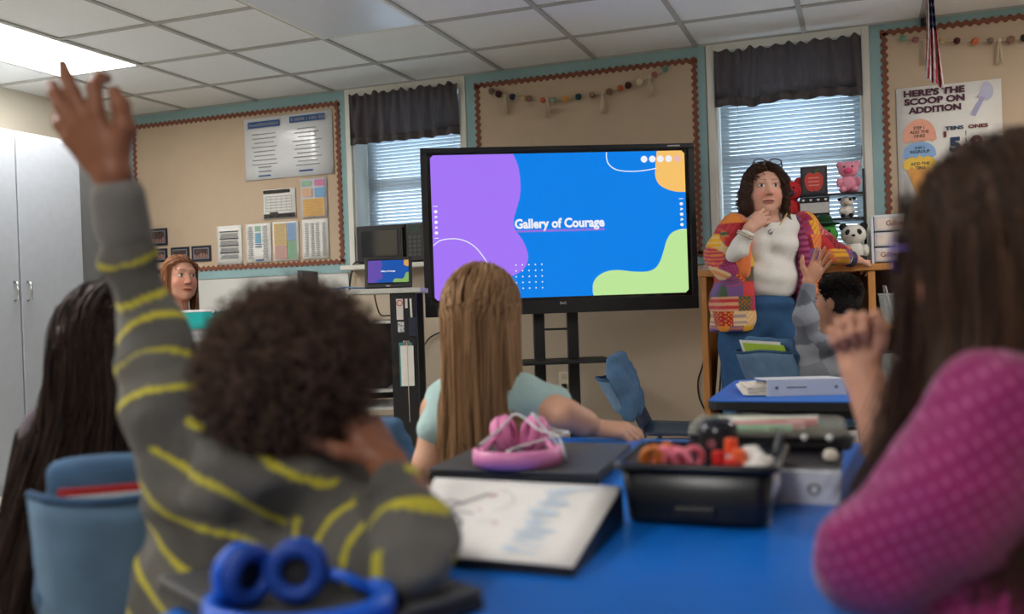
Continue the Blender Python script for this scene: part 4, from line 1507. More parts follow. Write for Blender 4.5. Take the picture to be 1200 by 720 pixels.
def kid_chair(lab, O, yaw, sack=True, sh=.38, top=.72, folders=(), pk=.16):
    """local: x right, y forward of the sitter, z up; the seat back is at -y"""
    R = yawR(yaw)
    t = thing('school_chair', lab, 'chair', O, 'plastic school chairs')
    hw = .19
    g = []
    for v in np.linspace(0, 1, 7):
        y = -.17 + .37 * v
        g.append([(hw * u * (1 - .08 * v), y, sh + .012 * (abs(u) ** 2) - .025 * max(0, v - .75) * 4 * .6 + .01 * (1 - v)) for u in np.linspace(-1, 1, 9)])
    MB(O, R).grid(g).build('seat', M_SHELL, t, smooth=True, solid=.012)
    g = []
    for v in np.linspace(0, 1, 9):
        z = sh + .005 + (top - sh - .01) * v
        y = -.165 - .1 * v ** 1.3 - .02 * math.sin(v * 3.1)
        g.append([((hw + .0) * u * (1 - .12 * max(0, v - .7) / .3), y + .02 * (1 - u * u) * -1 + .02, z - .012 * (abs(u) ** 3) * (v > .8)) for u in np.linspace(-1, 1, 9)])
    MB(O, R).grid(g).build('backrest', M_SHELL, t, smooth=True, solid=.01)
    for sx in (-1, 1):
        for sy in (-1, 1):
            MB(O, R).tube([(sx * .13, sy * .1, sh - .008), (sx * .165, sy * .17, .25), (sx * .18, sy * .2, .012)], .0105, 10).build('leg', M_STEEL, t, smooth=True)
            MB(O, R).cyl((sx * .18, sy * .2, 0), (sx * .18, sy * .2, .03), .014, n=10).build('glide', M_BLACK, t)
    for sx in (-1, 1):
        MB(O, R).tube([(sx * .13, -.1, sh - .012), (sx * .13, .1, sh - .012)], .009, 8).build('seat_rail', M_STEEL, t)
    if sack:
        s = Blob()
        w = hw + .018
        zs = np.linspace(sh + .1, top + .012, 6)
        for k in range(5):
            za, zb = zs[k], zs[k + 1]
            v = ((za + zb) / 2 - sh) / (top - sh)
            y = -.165 - .1 * v ** 1.3 - .01
            s.bx(np.asarray(O) + R @ np.array([0, y, (za + zb) / 2]), (w - (.02 if k == 4 else 0), .026, (zb - za) / 2 + .03), .02, R, k=.02)
        V, Q = s.mesh(.007, folds(55, .0035, int(abs(O[0]) * 100)))
        ck = link_mesh('seat_sack', V, Q, M_DENIM, t, smooth=True)
        # pocket hanging on the rear face, mouth open
        g0 = []
        for v in np.linspace(0, 1, 8):
            z = sh + .1 + (top - sh - pk) * v
            vv = (z - sh) / (top - sh)
            y0 = -.165 - .1 * vv ** 1.3 - .04
            row = []
            for u in np.linspace(-1, 1, 15):
                bulge = (.04 + .03 * v) * (1 - abs(u) ** 6) + .004 * math.sin(9 * u + 5 * v)
                row.append(((w - .004) * u, y0 - bulge, z + .008 * math.sin(3 * u)))
            g0.append(row)
        MB(O, R).grid(g0).build('sack_pocket', M_DENIML, ck, smooth=True, solid=.006)
        MB(O, R).tube(g0[-1], .006, 6).build('pocket_hem', M_DENIMD, ck, smooth=True)
        for k, (nm, m, dx, h) in enumerate(folders):
            zt_ = top - .115
            P8 = []
            for z in (zt_, top + h):
                vv = (z - sh) / (top - sh)
                y = -.165 - .1 * vv ** 1.3 - .046 - .009 * k
                P8 += [(-w + .04 + dx, y - .003, z), (w - .06 + dx, y - .003, z), (w - .06 + dx, y, z), (-w + .04 + dx, y, z)]
            MB(O, R).add(P8, [(3, 2, 1, 0), (4, 5, 6, 7), (0, 1, 5, 4), (1, 2, 6, 5), (2, 3, 7, 6), (3, 0, 4, 7)]).build(nm, m, t)
    return t


def face_yaw(d):
    """yaw whose forward (local +y) is direction d"""
    return math.atan2(-d[0], d[1])


RGT = np.array([CR[0], CR[1], 0]) / math.hypot(CR[0], CR[1])
FWD = np.array([CF[0], CF[1], 0]) / math.hypot(CF[0], CF[1])


def floor_at(x, y, d):
    p = at(x, y, d)
    return np.array([p[0], p[1], 0.0])


kid_chair('empty navy chair with denim seat sack beside the display stand', floor_at(802, 500, 3.95), face_yaw(RGT * .97 + FWD * -.22), sh=.41, top=.705)
kid_chair('navy chair with denim sack and green folder holding the boy in grey', floor_at(968, 450, 4.16), face_yaw(FWD * .3 + RGT * .95), sh=.4, top=.745,
          pk=.115,
          folders=(('white_folder', M_PAPER, 0, .03), ('green_folder', mat('lime_folder', (176, 206, 70), .6), .035, .018)))
kid_chair('navy chair with denim sack and red-edged folder under the long dark hair', floor_at(228, 600, 1.64), face_yaw(FWD * .95 - RGT * .3), sh=.4, top=.742, pk=.095,
          folders=(('red_folder', mat('red_card', (196, 52, 52), .6), 0, .008), ('white_folder', M_PAPER, 0, -.002)))
kid_chair('navy chair with denim sack between the cart and the blonde girl', floor_at(462, 540, 2.8), face_yaw(FWD * .9 + RGT * .4), sh=.35, top=.645,
          folders=(('white_folder', M_PAPER, 0, .03),))

# ------------------------------------------------------------------ far blue table with a binder
M_BLUE = mat('blue_laminate', (6, 106, 206), .34, var=.05, scale=30, bump=.04, bscale=300)
M_EDGE = mat('black_table_edge', (28, 28, 32), .5)
M_TLEG = mat('black_table_leg', (34, 34, 37), .45)


def table(lab, x0, x1, y0, y1_, z, c=.05):
    t = thing('school_table', lab, 'table', ((x0 + x1) / 2, (y0 + y1_) / 2, 0), 'blue school tables')

    def rr(e):
        P = []
        for (cx, cy, a0) in ((x1 - c, y1_ - c, 0), (x0 + c, y1_ - c, 90), (x0 + c, y0 + c, 180), (x1 - c, y0 + c, 270)):
            for k in range(5):
                a = math.radians(a0 + 22.5 * k)
                P.append((cx + (c - e) * math.cos(a), cy + (c - e) * math.sin(a)))
        return P
    MB().prism(rr(.002), (0, 0, z - .003), (1, 0, 0), (0, 1, 0), .003).build('tabletop', M_BLUE, t)
    MB().prism(rr(0), (0, 0, z - .028), (1, 0, 0), (0, 1, 0), .0248).build('edge_band', M_EDGE, t, bevel=.002)
    for x in (x0 + .1, x1 - .1):
        for y in (y0 + .1, y1_ - .1):
            MB().cyl((x, y, .02), (x, y, z - .028), .022, n=14).build('leg', M_TLEG, t, smooth=False)
            MB().cyl((x, y, 0), (x, y, .025), .027, n=14).build('leg_cap', M_BLACK, t)
    MB().b2((x0 + .08, y0 + .08, z - .06), (x1 - .08, y0 + .1, z - .028)).build('apron', M_TLEG, t)
    MB().b2((x0 + .08, y1_ - .1, z - .06), (x1 - .08, y1_ - .08, z - .028)).build('apron', M_TLEG, t)
    return t


ZT = .66
table('blue table with white binder in front of the teacher', -.452, .85, 2.9, 3.62, ZT)
# white binder, spine toward the camera
p0, p1 = onZ(899, 465, ZT), onZ(992, 463, ZT)
ax = nrm((p1 - p0) * np.array([1, 1, 0]))
RB = np.stack([ax, np.array([-ax[1], ax[0], 0]), np.array([0, 0, 1.0])], 1)
LB = np.linalg.norm(p1 - p0)
t = thing('ring_binder', 'white ring binder lying on the far blue table', 'binder', p0)
M_BIND = mat('white_vinyl', (218, 222, 230), .35, var=.02)
BO = np.array([p0[0], p0[1], ZT])
MB(BO, RB).b2((0, 0, .0), (LB, .004, .052)).build('spine', M_BIND, t, bevel=.001)
MB(BO, RB).b2((0, .004, .0), (LB, .27, .004)).build('cover', M_BIND, t)
MB(BO, RB).add([(0, .004, .048), (LB, .004, .048), (LB, .27, .032), (0, .27, .032), (0, .004, .052), (LB, .004, .052), (LB, .27, .036), (0, .27, .036)],
               [(0, 3, 2, 1), (4, 5, 6, 7), (0, 1, 5, 4), (1, 2, 6, 5), (2, 3, 7, 6), (3, 0, 4, 7)]).build('cover', M_BIND, t)
MB(BO, RB).b2((-.055, .03, .005), (LB - .01, .25, .026)).build('paper_stack', mat('mixed_papers', (214, 204, 190), .8, var=.4, scale=40, stretch=(1, 1, 14)), t)
MB(BO, RB).add([(-.07, .02, .004), (0, .01, .004), (0, .24, .03), (-.07, .22, .02)], [(0, 1, 2, 3)]).build('loose_page', M_PAPER, t, solid=.001)
for x in (.03, LB - .03):
    MB(BO, RB).cyl((x, -.001, .026), (x, .002, .026), .0055, n=12).build('rivet', M_STEEL, t)
MB(BO, RB).b2((.06, -.0006, .024), (.12, 0, .029)).build('spine_print', M_INKL, t)

# ------------------------------------------------------------------ desk area by the seated woman
M_TEALP = mat('teal_plastic', (24, 170, 168), .4, var=.05)
RD = RC
p = at(258, 400, 4.22)
DO = np.array([p[0], p[1], 0])
t = thing('file_cabinet', 'grey steel drawer cabinet under the teal trays', 'cabinet', DO)
MB(DO, RD).b2((-.42, 0, .03), (.22, .3, .905)).build('body', M_CABD, t, bevel=.004)
for k in range(4):
    d = MB(DO, RD).b2((-.41, -.014, .05 + k * .213), (.21, 0, .255 + k * .213)).build('drawer', mat('pale_steel_drawer', (160, 163, 165), .4), t, bevel=.004)
    MB(DO, RD).b2((-.16, -.03, .2 + k * .213), (-.04, -.014, .212 + k * .213)).build('handle', M_CHROME, d)
MB(DO, RD).b2((-.4, .02, 0), (.2, .28, .03)).build('plinth', M_BLACK, t)


def tray(lab, x0, x1, z0, z1):
    o = DO + RD @ np.array([(x0 + x1) / 2, .1, z0])
    t = thing('storage_tray', lab, 'tray', o, 'teal trays')
    mb = MB(DO, RD)
    y0, y1_ = .0, .28
    mb.b2((x0, y0, z0), (x1, y1_, z0 + .004))
    mb.b2((x0, y0, z0), (x1, y0 + .004, z1)).b2((x0, y1_ - .004, z0), (x1, y1_, z1)).b2((x0, y0, z0), (x0 + .004, y1_, z1)).b2((x1 - .004, y0, z0), (x1, y1_, z1))
    mb.build('tub', M_TEALP, t)
    MB(DO, RD).tube([(x0, y0, z1), (x1, y0, z1), (x1, y1_, z1), (x0, y1_, z1)], .006, 6, closed=True).build('rim', M_WP, t)


tray('teal tray with white rim just below the seated woman', -.41, -.025, .905, .985)
tray('teal tray beside the curly hair with wire coil at its end', -.012, .215, .905, .985)
mb = MB(DO, RD)
mb.tube([(-.018 + .008 * math.cos(q), -.012 + .003 * math.sin(q), .985 - .0035 * q / 1.2) for q in np.arange(0, 22, .6)], .002, 5)
tag(mb.build('wire_coil', M_CHROME, smooth=True), 'silver wire coil between the two teal trays', 'wire')
# desk and edge-on monitor
p = at(345, 420, 5.5)
EO = np.array([p[0], p[1], 0])
t = thing('office_desk', 'pale desk behind the curly-haired boy holding a monitor', 'desk', EO)
MB(EO, RD).b2((-.3, -.2, .71), (.28, .3, .735)).build('desktop', M_GREY, t, bevel=.004)
for x in (-.27, .25):
    for y in (-.17, .27):
        MB(EO, RD).b2((x - .02, y - .02, 0), (x + .02, y + .02, .71)).build('leg', M_CABD, t)
pm = at(362, 330, 5.5)
t = thing('desk_monitor', 'thin grey monitor seen edge-on behind the curly hair', 'monitor', (pm[0], pm[1], .735))
RM = RD @ yawR(1.5)
MO = np.array([pm[0], pm[1], .735])
MB(MO, RM).b2((-.16, -.012, .12), (.16, .02, .46)).build('panel', mat('grey_monitor_back', (96, 98, 104), .4), t, bevel=.005)
MB(MO, RM).b2((-.03, .0, .01), (.03, .04, .25)).build('stand', M_BLACK, t, bevel=.004)
MB(MO, RM).b2((-.1, -.06, 0), (.1, .1, .012)).build('base', M_BLACK, t, bevel=.004)

# ------------------------------------------------------------------ near blue table
table('large blue table in the foreground holding the black caddy', -.72, .06, .3, 2.13, ZT)


def slab(poly, z0, z1):
    """prism over a ground polygon given as world points"""
    P = [(p[0], p[1]) for p in poly]
    a = sum(P[i][0] * P[(i + 1) % len(P)][1] - P[(i + 1) % len(P)][0] * P[i][1] for i in range(len(P)))
    if a < 0:
        P = P[::-1]
    return MB().prism(P, (0, 0, z0), (1, 0, 0), (0, 1, 0), z1 - z0)


M_LAP = mat('dark_grey_laptop', (74, 75, 78), .5, var=.05, scale=60)
M_LAPD = mat('laptop_underside', (40, 40, 43), .5)


def laptop(lab, C, zt_):
    c = sum(C) / 4
    t = thing('closed_laptop', lab, 'laptop', (c[0], c[1], ZT), 'closed laptops')
    slab(C, ZT + .001, zt_ - .008).build('base', M_LAPD, t, bevel=.003)
    slab(C, zt_ - .007, zt_).build('lid', M_LAP, t, bevel=.003)
    return t


z1 = .683
FL, FR = onZ(572, 517, z1), onZ(740, 520, z1)
e = (FR - FL)
back = np.array([e[1], -e[0], 0]) / np.linalg.norm(e)
lap = laptop('closed dark laptop under the pink headphones', [FL, FR, FR + back * .33 + e * .03, FL + back * .33 + e * .02], z1)
hinge = (FL + FR) / 2

C0 = onZ(567, 690, .684)
E1 = nrm((onZ(500, 668, .684) - C0) * np.array([1, 1, 0]))
E2 = np.array([E1[1], -E1[0], 0])
if E2 @ FWD > 0:
    E2 = -E2
laptop('closed dark laptop under the blue headphones and elbow', [C0, C0 + E1 * .31, C0 + E1 * .31 + E2 * .23, C0 + E2 * .23], .684)

# slanted binder with a drawing
t = thing('drawing_binder', 'open black binder holding a white page with a crayon drawing', 'binder', onZ(620, 620, ZT))
zf, zn = .712, .67
A = [onZ(508, 562, zf), onZ(730, 570, zf), onZ(672, 668, zn), onZ(470, 652, zn)]
G = [p + np.array([0, 0, 0]) for p in A]
bot = [np.array([p[0], p[1], ZT + .001]) for p in A]
top = [p - np.array([0, 0, .003]) for p in A]
MB().add(bot + top, [(0, 1, 2, 3), (7, 6, 5, 4), (0, 4, 5, 1), (1, 5, 6, 2), (2, 6, 7, 3), (3, 7, 4, 0)]).build('binder_body', mat('black_vinyl', (38, 36, 42), .4), t)


def page(u, v, lift=0.0):
    """u across 0..1, v from near 0 to far 1"""
    a, b = A[3] + (A[2] - A[3]) * u, A[0] + (A[1] - A[0]) * u
    n = nrm(np.cross(A[1] - A[0], A[0] - A[3]))
    n = n if n[2] > 0 else -n
    return a + (b - a) * v + n * lift


g = [[page(.01 + .985 * u, .01 + .985 * v, .0012 + .0015 * math.sin(3 * u + 2 * v)) for u in np.linspace(0, 1, 9)] for v in np.linspace(0, 1, 9)]
MB().grid(g).build('page', mat('drawing_paper', (238, 236, 234), .6, var=.02), t, smooth=True, solid=.0016)


def strokes(name, segs, w, m):
    mb = MB()
    for P in segs:
        P = smooth_poly(P, 4) if len(P) > 2 else P
        for i in range(len(P) - 1):
            a, b = np.array(P[i]), np.array(P[i + 1])
            d = b - a
            nn = np.array([-d[1], d[0]]) / (np.linalg.norm(d) + 1e-9) * w
            mb.quad(page(*(a - nn), .0042), page(*(b - nn), .0042), page(*(b + nn), .0042), page(*(a + nn), .0042))
    o = mb.build(name, m, t)
    o['kind'] = 'stuff'
    return o


g_ = np.random.default_rng(5)
segs = []
for k in range(26):
    u0 = g_.uniform(.6, .68)
    v0 = .1 + .82 * k / 26
    segs.append([(u0 - .02 + .12 * (v0 - .5), v0), (u0 + g_.uniform(.06, .16) + .1 * (v0 - .5), v0 + g_.uniform(-.04, .05))])
strokes('blue_crayon', segs, .008, mat('pale_blue_crayon', (200, 220, 240), .8))
strokes('pencil_drawing', [[(.12, .55), (.2, .6), (.3, .72), (.36, .78)], [(.1, .5), (.2, .52), (.32, .5)], [(.2, .62), (.17, .5), (.22, .38)], [(.2, .5), (.26, .42), (.28, .34)], [(.08, .6), (.16, .66), (.24, .62)]],
        .009, mat('graphite', (150, 150, 154), .7))
strokes('faint_pencil', [[(.4, .85), (.46, .8), (.5, .7), (.47, .6), (.4, .55)], [(.36, .4), (.42, .42), (.46, .38)]], .004, mat('faint_graphite', (212, 206, 206), .7))
strokes('red_crayon', [[(.36, .74), (.39, .75), (.38, .78)], [(.33, .56), (.35, .55)], [(.45, .42), (.47, .4)]], .008, mat('rose_crayon', (214, 150, 156), .7))

# ------------------------------------------------------------------ black supply caddy
zr = .745
ca = [onZ(735, 615, ZT), onZ(897, 625, ZT)]
ra = [onZ(725, 546, zr), onZ(899, 551, zr), onZ(921, 523, zr), onZ(760, 519, zr)]
cen = sum(ra) / 4
axx = nrm((ra[1] - ra[0]) * np.array([1, 1, 0]))
RK = np.stack([axx, np.array([-axx[1], axx[0], 0]), np.array([0, 0, 1.0])], 1)
KO = np.array([cen[0], cen[1], ZT])
hwx, hwy, H = .112, .108, zr - ZT
t = thing('supply_caddy', 'black plastic supply caddy full of scissors on the near table', 'caddy', KO)
M_CAD = mat('black_caddy_plastic', (22, 26, 34), .3, var=.06)


def ring(sx, sy, z, c=.02):
    P = []
    for (qx, qy, a0) in ((sx - c, sy - c, 0), (-sx + c, sy - c, 90), (-sx + c, -sy + c, 180), (sx - c, -sy + c, 270)):
        for k in range(4):
            a = math.radians(a0 + 30 * k)
            P.append((qx + c * math.cos(a), qy + c * math.sin(a), z))
    return P


MB(KO, RK).grid([ring(hwx * .86, hwy * .86, .002), ring(hwx * .88, hwy * .88, .01), ring(hwx * .95, hwy * .95, H)], wrap=True).build('body', M_CAD, t, smooth=True, solid=.003)
mb = MB(KO, RK)
P = ring(hwx * .86, hwy * .86, .003)
mb.add(P, [tuple(range(len(P)))])
mb.build('floor_panel', M_CAD, t, solid=.003)
MB(KO, RK).grid([ring(hwx * .94, hwy * .94, H - .006), ring(hwx * 1.03, hwy * 1.03, H - .004), ring(hwx * 1.03, hwy * 1.03, H + .002), ring(hwx * .95, hwy * .95, H + .003)], wrap=True).build('rim', M_CAD, t, smooth=True, solid=.003)
MB(KO, RK).b2((-hwx * .9, -.003, .004), (hwx * .9, .003, H * .9)).build('divider', M_CAD, t)
MB(KO, RK).b2((-.003, -hwy * .88, .004), (.003, 0, H * .9)).build('divider', M_CAD, t)
MB(KO, RK).b2((-.03, -hwy * .97, .012), (.03, -hwy * .9, .03)).build('front_notch', M_BLACK, t, bevel=.004)
mb = MB(KO, RK)
mb.tube([(hwx * .9, hwy * .2, H), (hwx * .96, hwy * .5, H + .028), (hwx * .96, hwy * .85, H + .02), (hwx * .9, hwy * .95, H - .004)], .005, 8)
mb.build('handle', mat('smoke_grey_plastic', (84, 86, 90), .3), t, smooth=True)


def scissors(lab, x, y, ang, rgb, lean=.35):
    o = KO + RK @ np.array([x, y, .008])
    a = yawR(ang)
    L = np.array([[1, 0, 0], [0, math.cos(lean), -math.sin(lean)], [0, math.sin(lean), math.cos(lean)]])
    R = RK @ a @ L
    s = thing('scissors', lab, 'scissors', o, 'scissors in the caddy')
    m = mat('grip_%d_%d_%d' % rgb, rgb, .4)
    for sx in (-1, 1):
        MB(o, R).add([(0, 0, 0), (sx * .012, 0, .055), (sx * .003, 0, .07), (sx * -.002, 0, .055), (0, .002, 0), (sx * .012, .002, .055), (sx * .003, .002, .07), (sx * -.002, .002, .055)],
                     [(0, 1, 2, 3), (7, 6, 5, 4), (0, 4, 5, 1), (1, 5, 6, 2), (2, 6, 7, 3), (3, 7, 4, 0)]).build('blade', M_STEEL, s)
        MB(o, R).tube([(sx * (.014 + .0125 * math.cos(q)), 0, .088 + .018 * math.sin(q)) for q in np.arange(16) * math.pi / 8], .0052, 8, closed=True).build('grip', m, s, smooth=True)
    return s


scissors('orange-handled scissors nearest the laptop side of the caddy', -.085, -.045, 1.1, (222, 120, 40))
scissors('orange and grey scissors standing second in the caddy', -.055, -.05, .2, (206, 122, 58))
scissors('bright pink scissors leaning in the middle of the caddy', -.03, -.045, .4, (226, 110, 130))
scissors('small pink scissors beside the caddy divider', -.012, -.06, -.5, (232, 120, 140))
# black tape drum
o = KO + RK @ np.array([.015, .045, .0])
t = thing('pencil_sharpener', 'black drum-shaped pencil sharpener at the back of the caddy', 'sharpener', o + np.array([0, 0, .005]))
MB(o, RK).cyl((0, 0, .006), (0, 0, .118), .03, n=20).build('body', M_BLACK, t, bevel=.004)
MB(o, RK).lathe([(.0, .135), (.02, .133), (.029, .124), (.031, .115)], (0, 0, 0), 20).build('lid', mat('gloss_navy_black', (30, 34, 46), .15), t, smooth=True)
MB(o, RK).cyl((-.006, -.031, .1), (-.006, -.026, .1), .007, n=12).build('pencil_hole', M_CHROME, t)
# glue sticks with red and orange caps
for k, (x, y, h, rgb, lab) in enumerate([(.03, -.06, .098, (206, 40, 36), 'glue stick with dark red cap at the caddy front'), (.045, -.035, .112, (232, 84, 44), 'glue stick with orange red cap, tallest of the caddy'),
                                         (.058, -.055, .1, (236, 104, 60), 'glue stick with orange cap beside the white bottles'), (.05, -.075, .09, (226, 60, 50), 'short glue stick with red cap at the caddy rim')]):
    o = KO + RK @ np.array([x, y, .004])
    t = thing('glue_stick', lab, 'glue stick', o, 'glue sticks in the caddy')
    MB(o, RK).cyl((0, 0, 0), (0, 0, h - .022), .0095, n=14).build('barrel', M_WP, t)
    MB(o, RK).cyl((0, 0, h - .022), (0, 0, h), .0105, .0095, n=14).build('cap', mat('cap_%d' % k, rgb, .4), t, bevel=.002)
for k, (x, y, lab) in enumerate([(.075, -.03, 'white crumpled tissue ball nearest the red caps'), (.088, -.06, 'white crumpled tissue ball at the caddy corner'), (.068, .0, 'white crumpled tissue ball at the back of the caddy')]):
    b = Blob().el(KO + RK @ np.array([x, y, .07]), (.022, .022, .03))
    b.rc(KO + RK @ np.array([x, y, .006]), KO + RK @ np.array([x, y, .06]), .012, .018)
    V, Q = b.mesh(.003, folds(190, .003, k))
    tag(link_mesh('tissue_ball', V, Q, mat('soft_white_tissue', (228, 226, 222), .8), smooth=True), lab, 'tissue', 'tissue balls in the caddy')

# ------------------------------------------------------------------ binder stack and pencil pouch
a0, a1 = onZ(908, 590, ZT), onZ(984, 593, ZT)
ax = nrm((a1 - a0) * np.array([1, 1, 0]))
RS = np.stack([ax, np.array([-ax[1], ax[0], 0]), np.array([0, 0, 1.0])], 1)
SO = np.array([a0[0], a0[1], ZT])
w = np.linalg.norm(a1 - a0)
t = thing('ring_binder', 'white ring binder with round eyelet beside the black caddy', 'binder', SO)
MB(SO, RS).b2((.004, 0, .0), (w, .004, .046)).build('spine', M_BIND, t, bevel=.001)
MB(SO, RS).b2((.004, .004, 0), (w, .26, .004)).build('cover', M_BIND, t)
MB(SO, RS).b2((.004, .0, .046), (w + .002, .26, .05)).build('cover', M_BIND, t, bevel=.001)
MB(SO, RS).b2((.01, .01, .005), (w - .006, .25, .045)).build('paper_stack', mat('grey_page_edges', (170, 160, 150), .8, var=.2, scale=30, stretch=(1, 1, 20)), t)
MB(SO, RS).tube([(w * .62 + .008 * math.cos(q), -.001, .024 + .008 * math.sin(q)) for q in np.arange(14) * math.pi / 7], .002, 6, closed=True).build('eyelet', M_STEEL, t)
t = thing('black_folio', 'thick black folio under the pencil pouch', 'folio', SO + RS @ np.array([0, .06, .05]))
MB(SO, RS).b2((.0, .03, .0505), (w + .005, .24, .0565)).build('cover', mat('black_vinyl', (38, 36, 42), .4), t, bevel=.003)
MB(SO, RS).b2((.006, .026, .052), (w, .03, .055)).build('page_edge', mat('dark_grey_pages', (92, 90, 92), .7), t)
# pouch
pc = at(903, 520, 1.66)
PO = np.array([pc[0], pc[1], ZT + .057])
t = thing('pencil_pouch', 'clear-topped black zip pouch stuffed with coloured markers', 'pencil case', PO)
b = Blob().bx(PO + RS @ np.array([0, 0, .014]), (.135, .06, .014), .012, RS)
V, Q = b.mesh(.004, folds(70, .002, 3))
link_mesh('base', V, Q, mat('black_nylon', (34, 34, 38), .7), t, smooth=True)
cols = [(120, 190, 150), (226, 120, 150), (214, 60, 80), (230, 228, 220), (190, 200, 150), (240, 240, 236), (160, 210, 180)]
for k, c in enumerate(cols):
    y = -.045 + .015 * k
    MB(PO, RS).tube([(-.115 + .01 * (k % 3), y, .034 + .004 * (k % 2)), (.04 + .02 * (k % 3), y + .004, .036 + .003 * (k % 3))], .0075, 10).build('marker', mat('marker_%d' % k, c, .4), t, smooth=True)
b = Blob().bx(PO + RS @ np.array([-.005, 0, .03]), (.132, .058, .018), .016, RS)
V, Q = b.mesh(.004, folds(80, .002, 5))
link_mesh('clear_cover', V, Q, mat('clear_vinyl', (226, 226, 206), .12, alpha=.25, spec=.6), t, smooth=True)
MB(PO, RS).tube([(-.13, -.06, .024), (.0, -.063, .022), (.12, -.058, .021), (.137, -.03, .02)], .004, 6).build('zipper', M_BLACK, t, smooth=True)
for x in (.02, .06, .1):
    MB(PO, RS).ell((x, -.062, .024), (.006, .004, .006), nu=10, nv=6).build('stud', M_WP, t, smooth=True)
MB(SO, RS).b2((-.17, .1, 0), (-.008, .3, .0565)).build('x', M_LAPD)
o = bpy.data.objects['x']
o.name = 'storage_box'
tag(o, 'low black box behind the caddy carrying the pencil pouch', 'box')
o2 = at(982, 532, 1.56)
tag(MB().ell(SO + RS @ np.array([w - .012, .05, .0675]), (.012, .012, .0105), nu=14, nv=9).build('round_eraser', mat('cream_eraser', (214, 206, 190), .6), smooth=True), 'small round cream eraser on the black folio', 'eraser')

# ------------------------------------------------------------------ headphones


def headphones(lab, O, R, rad, m, mp, band_h, cups, arc, cable=False, r0=.034):
    t = thing('headphones', lab, 'headphones', O, 'childrens headphones')
    a = np.radians(np.linspace(arc[0], arc[1], 34))
    prof = [(-.006, -band_h / 2), (.006, -band_h / 2), (.008, 0), (.006, band_h / 2), (-.006, band_h / 2), (-.008, 0)]
    G = [[((rad + p[0]) * math.cos(q), (rad * .8 + p[0]) * math.sin(q), band_h / 2 + .002 + p[1]) for p in prof] for q in a]
    MB(O, R).grid(G, wrap=True).build('headband', m, t, smooth=True)
    ends = [np.array([rad * math.cos(a[0]), rad * .8 * math.sin(a[0]), band_h / 2]), np.array([rad * math.cos(a[-1]), rad * .8 * math.sin(a[-1]), band_h / 2])]
    for e_, (c, axd) in zip(ends, cups):
        c, axd = np.array(c, float), nrm(axd)
        MB(O, R).bx if False else None
        sl = MB(O, R).tube([e_, e_ * .6 + c * .4 + np.array([0, 0, .006]), c - axd * .012], .0065, 8)
        sl.build('slider', m, t, smooth=True)
        F_ = frame(axd)
        cp = MB(O, R)
        ring_ = lambda r, d: [c + axd * d + r * (math.cos(q) * F_[:, 0] + math.sin(q) * F_[:, 2]) for q in np.arange(24) * math.pi / 12]
        cp.grid([ring_(.002, -.02), ring_(r0 * .8, -.018), ring_(r0, -.008), ring_(r0, .004)], wrap=True)
        cup = cp.build('ear_cup', m, t, smooth=True, solid=.002)
        MB(O, R).tube([c + axd * .01 + r0 * .74 * (math.cos(q) * F_[:, 0] + math.sin(q) * F_[:, 2]) for q in np.arange(24) * math.pi / 12], r0 * .3, 8, closed=True).build('ear_cushion', mp, cup, smooth=True)
        cp = MB(O, R)
        P = ring_(r0 * .6, .006)
        cp.add(P, [tuple(range(len(P)))])
        cp.build('speaker_mesh', M_BLACK, cup)
    return t


M_PNK = mat('pink_plastic', (232, 140, 190), .35, var=.03)
M_PNK2 = mat('pink_cushion', (226, 128, 182), .55, var=.05)
ho = onZ(607, 545, z1)
hp = headphones('pink headphones wrapped in white cord on the dark laptop', np.array([ho[0], ho[1], z1]), RC, .076, M_PNK, M_PNK2, .03,
                [((.035, .105, .04), (-.9, -.3, .3)), ((-.025, .1, .042), (.9, -.2, .25))][::-1], (170, 370), r0=.036)
Q = [np.array([ho[0], ho[1], z1]) + RC @ np.array(q) for q in ((-.07, .03, .035), (-.03, .06, .06), (.0, .07, .085), (.04, .03, .06), (.075, .0, .05), (.085, -.02, .02), (.09, .02, .004), (.075, .04, .03),
                                                              (.03, .08, .085), (.07, .1, .05), (.1, .08, .045), (.07, .06, .04), (-.02, .03, .02), (.05, -.005, .012))]
MB().tube(smooth_poly(Q, 5), .0024, 6).build('cord', M_WP, hp, smooth=True)
M_BLH = mat('royal_blue_plastic', (20, 92, 210), .35, var=.03)
M_BLH2 = mat('blue_cushion', (18, 62, 150), .6, var=.05)
ho2 = onZ(352, 724, .684)
headphones('blue headphones on the laptop in front of the striped hoodie', np.array([ho2[0], ho2[1], .684]), RC, .086, M_BLH, M_BLH2, .022,
           [((-.066, .04, .033), (.8, -.6, 0)), ((-.012, .045, .034), (.1, -1, .1))], (150, 400), r0=.031)

# ------------------------------------------------------------------ people: shared builders
UP = np.array([0, 0, 1.0])
M_SKIN = mat('skin', (255, 255, 255), .5, attr=True, var=.04, scale=60, spec=.35)
M_CLOTH = mat('soft_cloth', (255, 255, 255), .9, attr=True, var=.1, scale=240, bump=.12, bscale=500, sheen=.1)
M_HAIR = mat('hair_strands', (255, 255, 255), .5, attr=True, var=.0, spec=.32)
M_HAIRM = mat('matte_curls', (255, 255, 255), .75, attr=True, var=.0, spec=.25)
M_EYE = mat('eye', (255, 255, 255), .1, attr=True, var=0)


def l3(c):
    return np.array(lin(c))


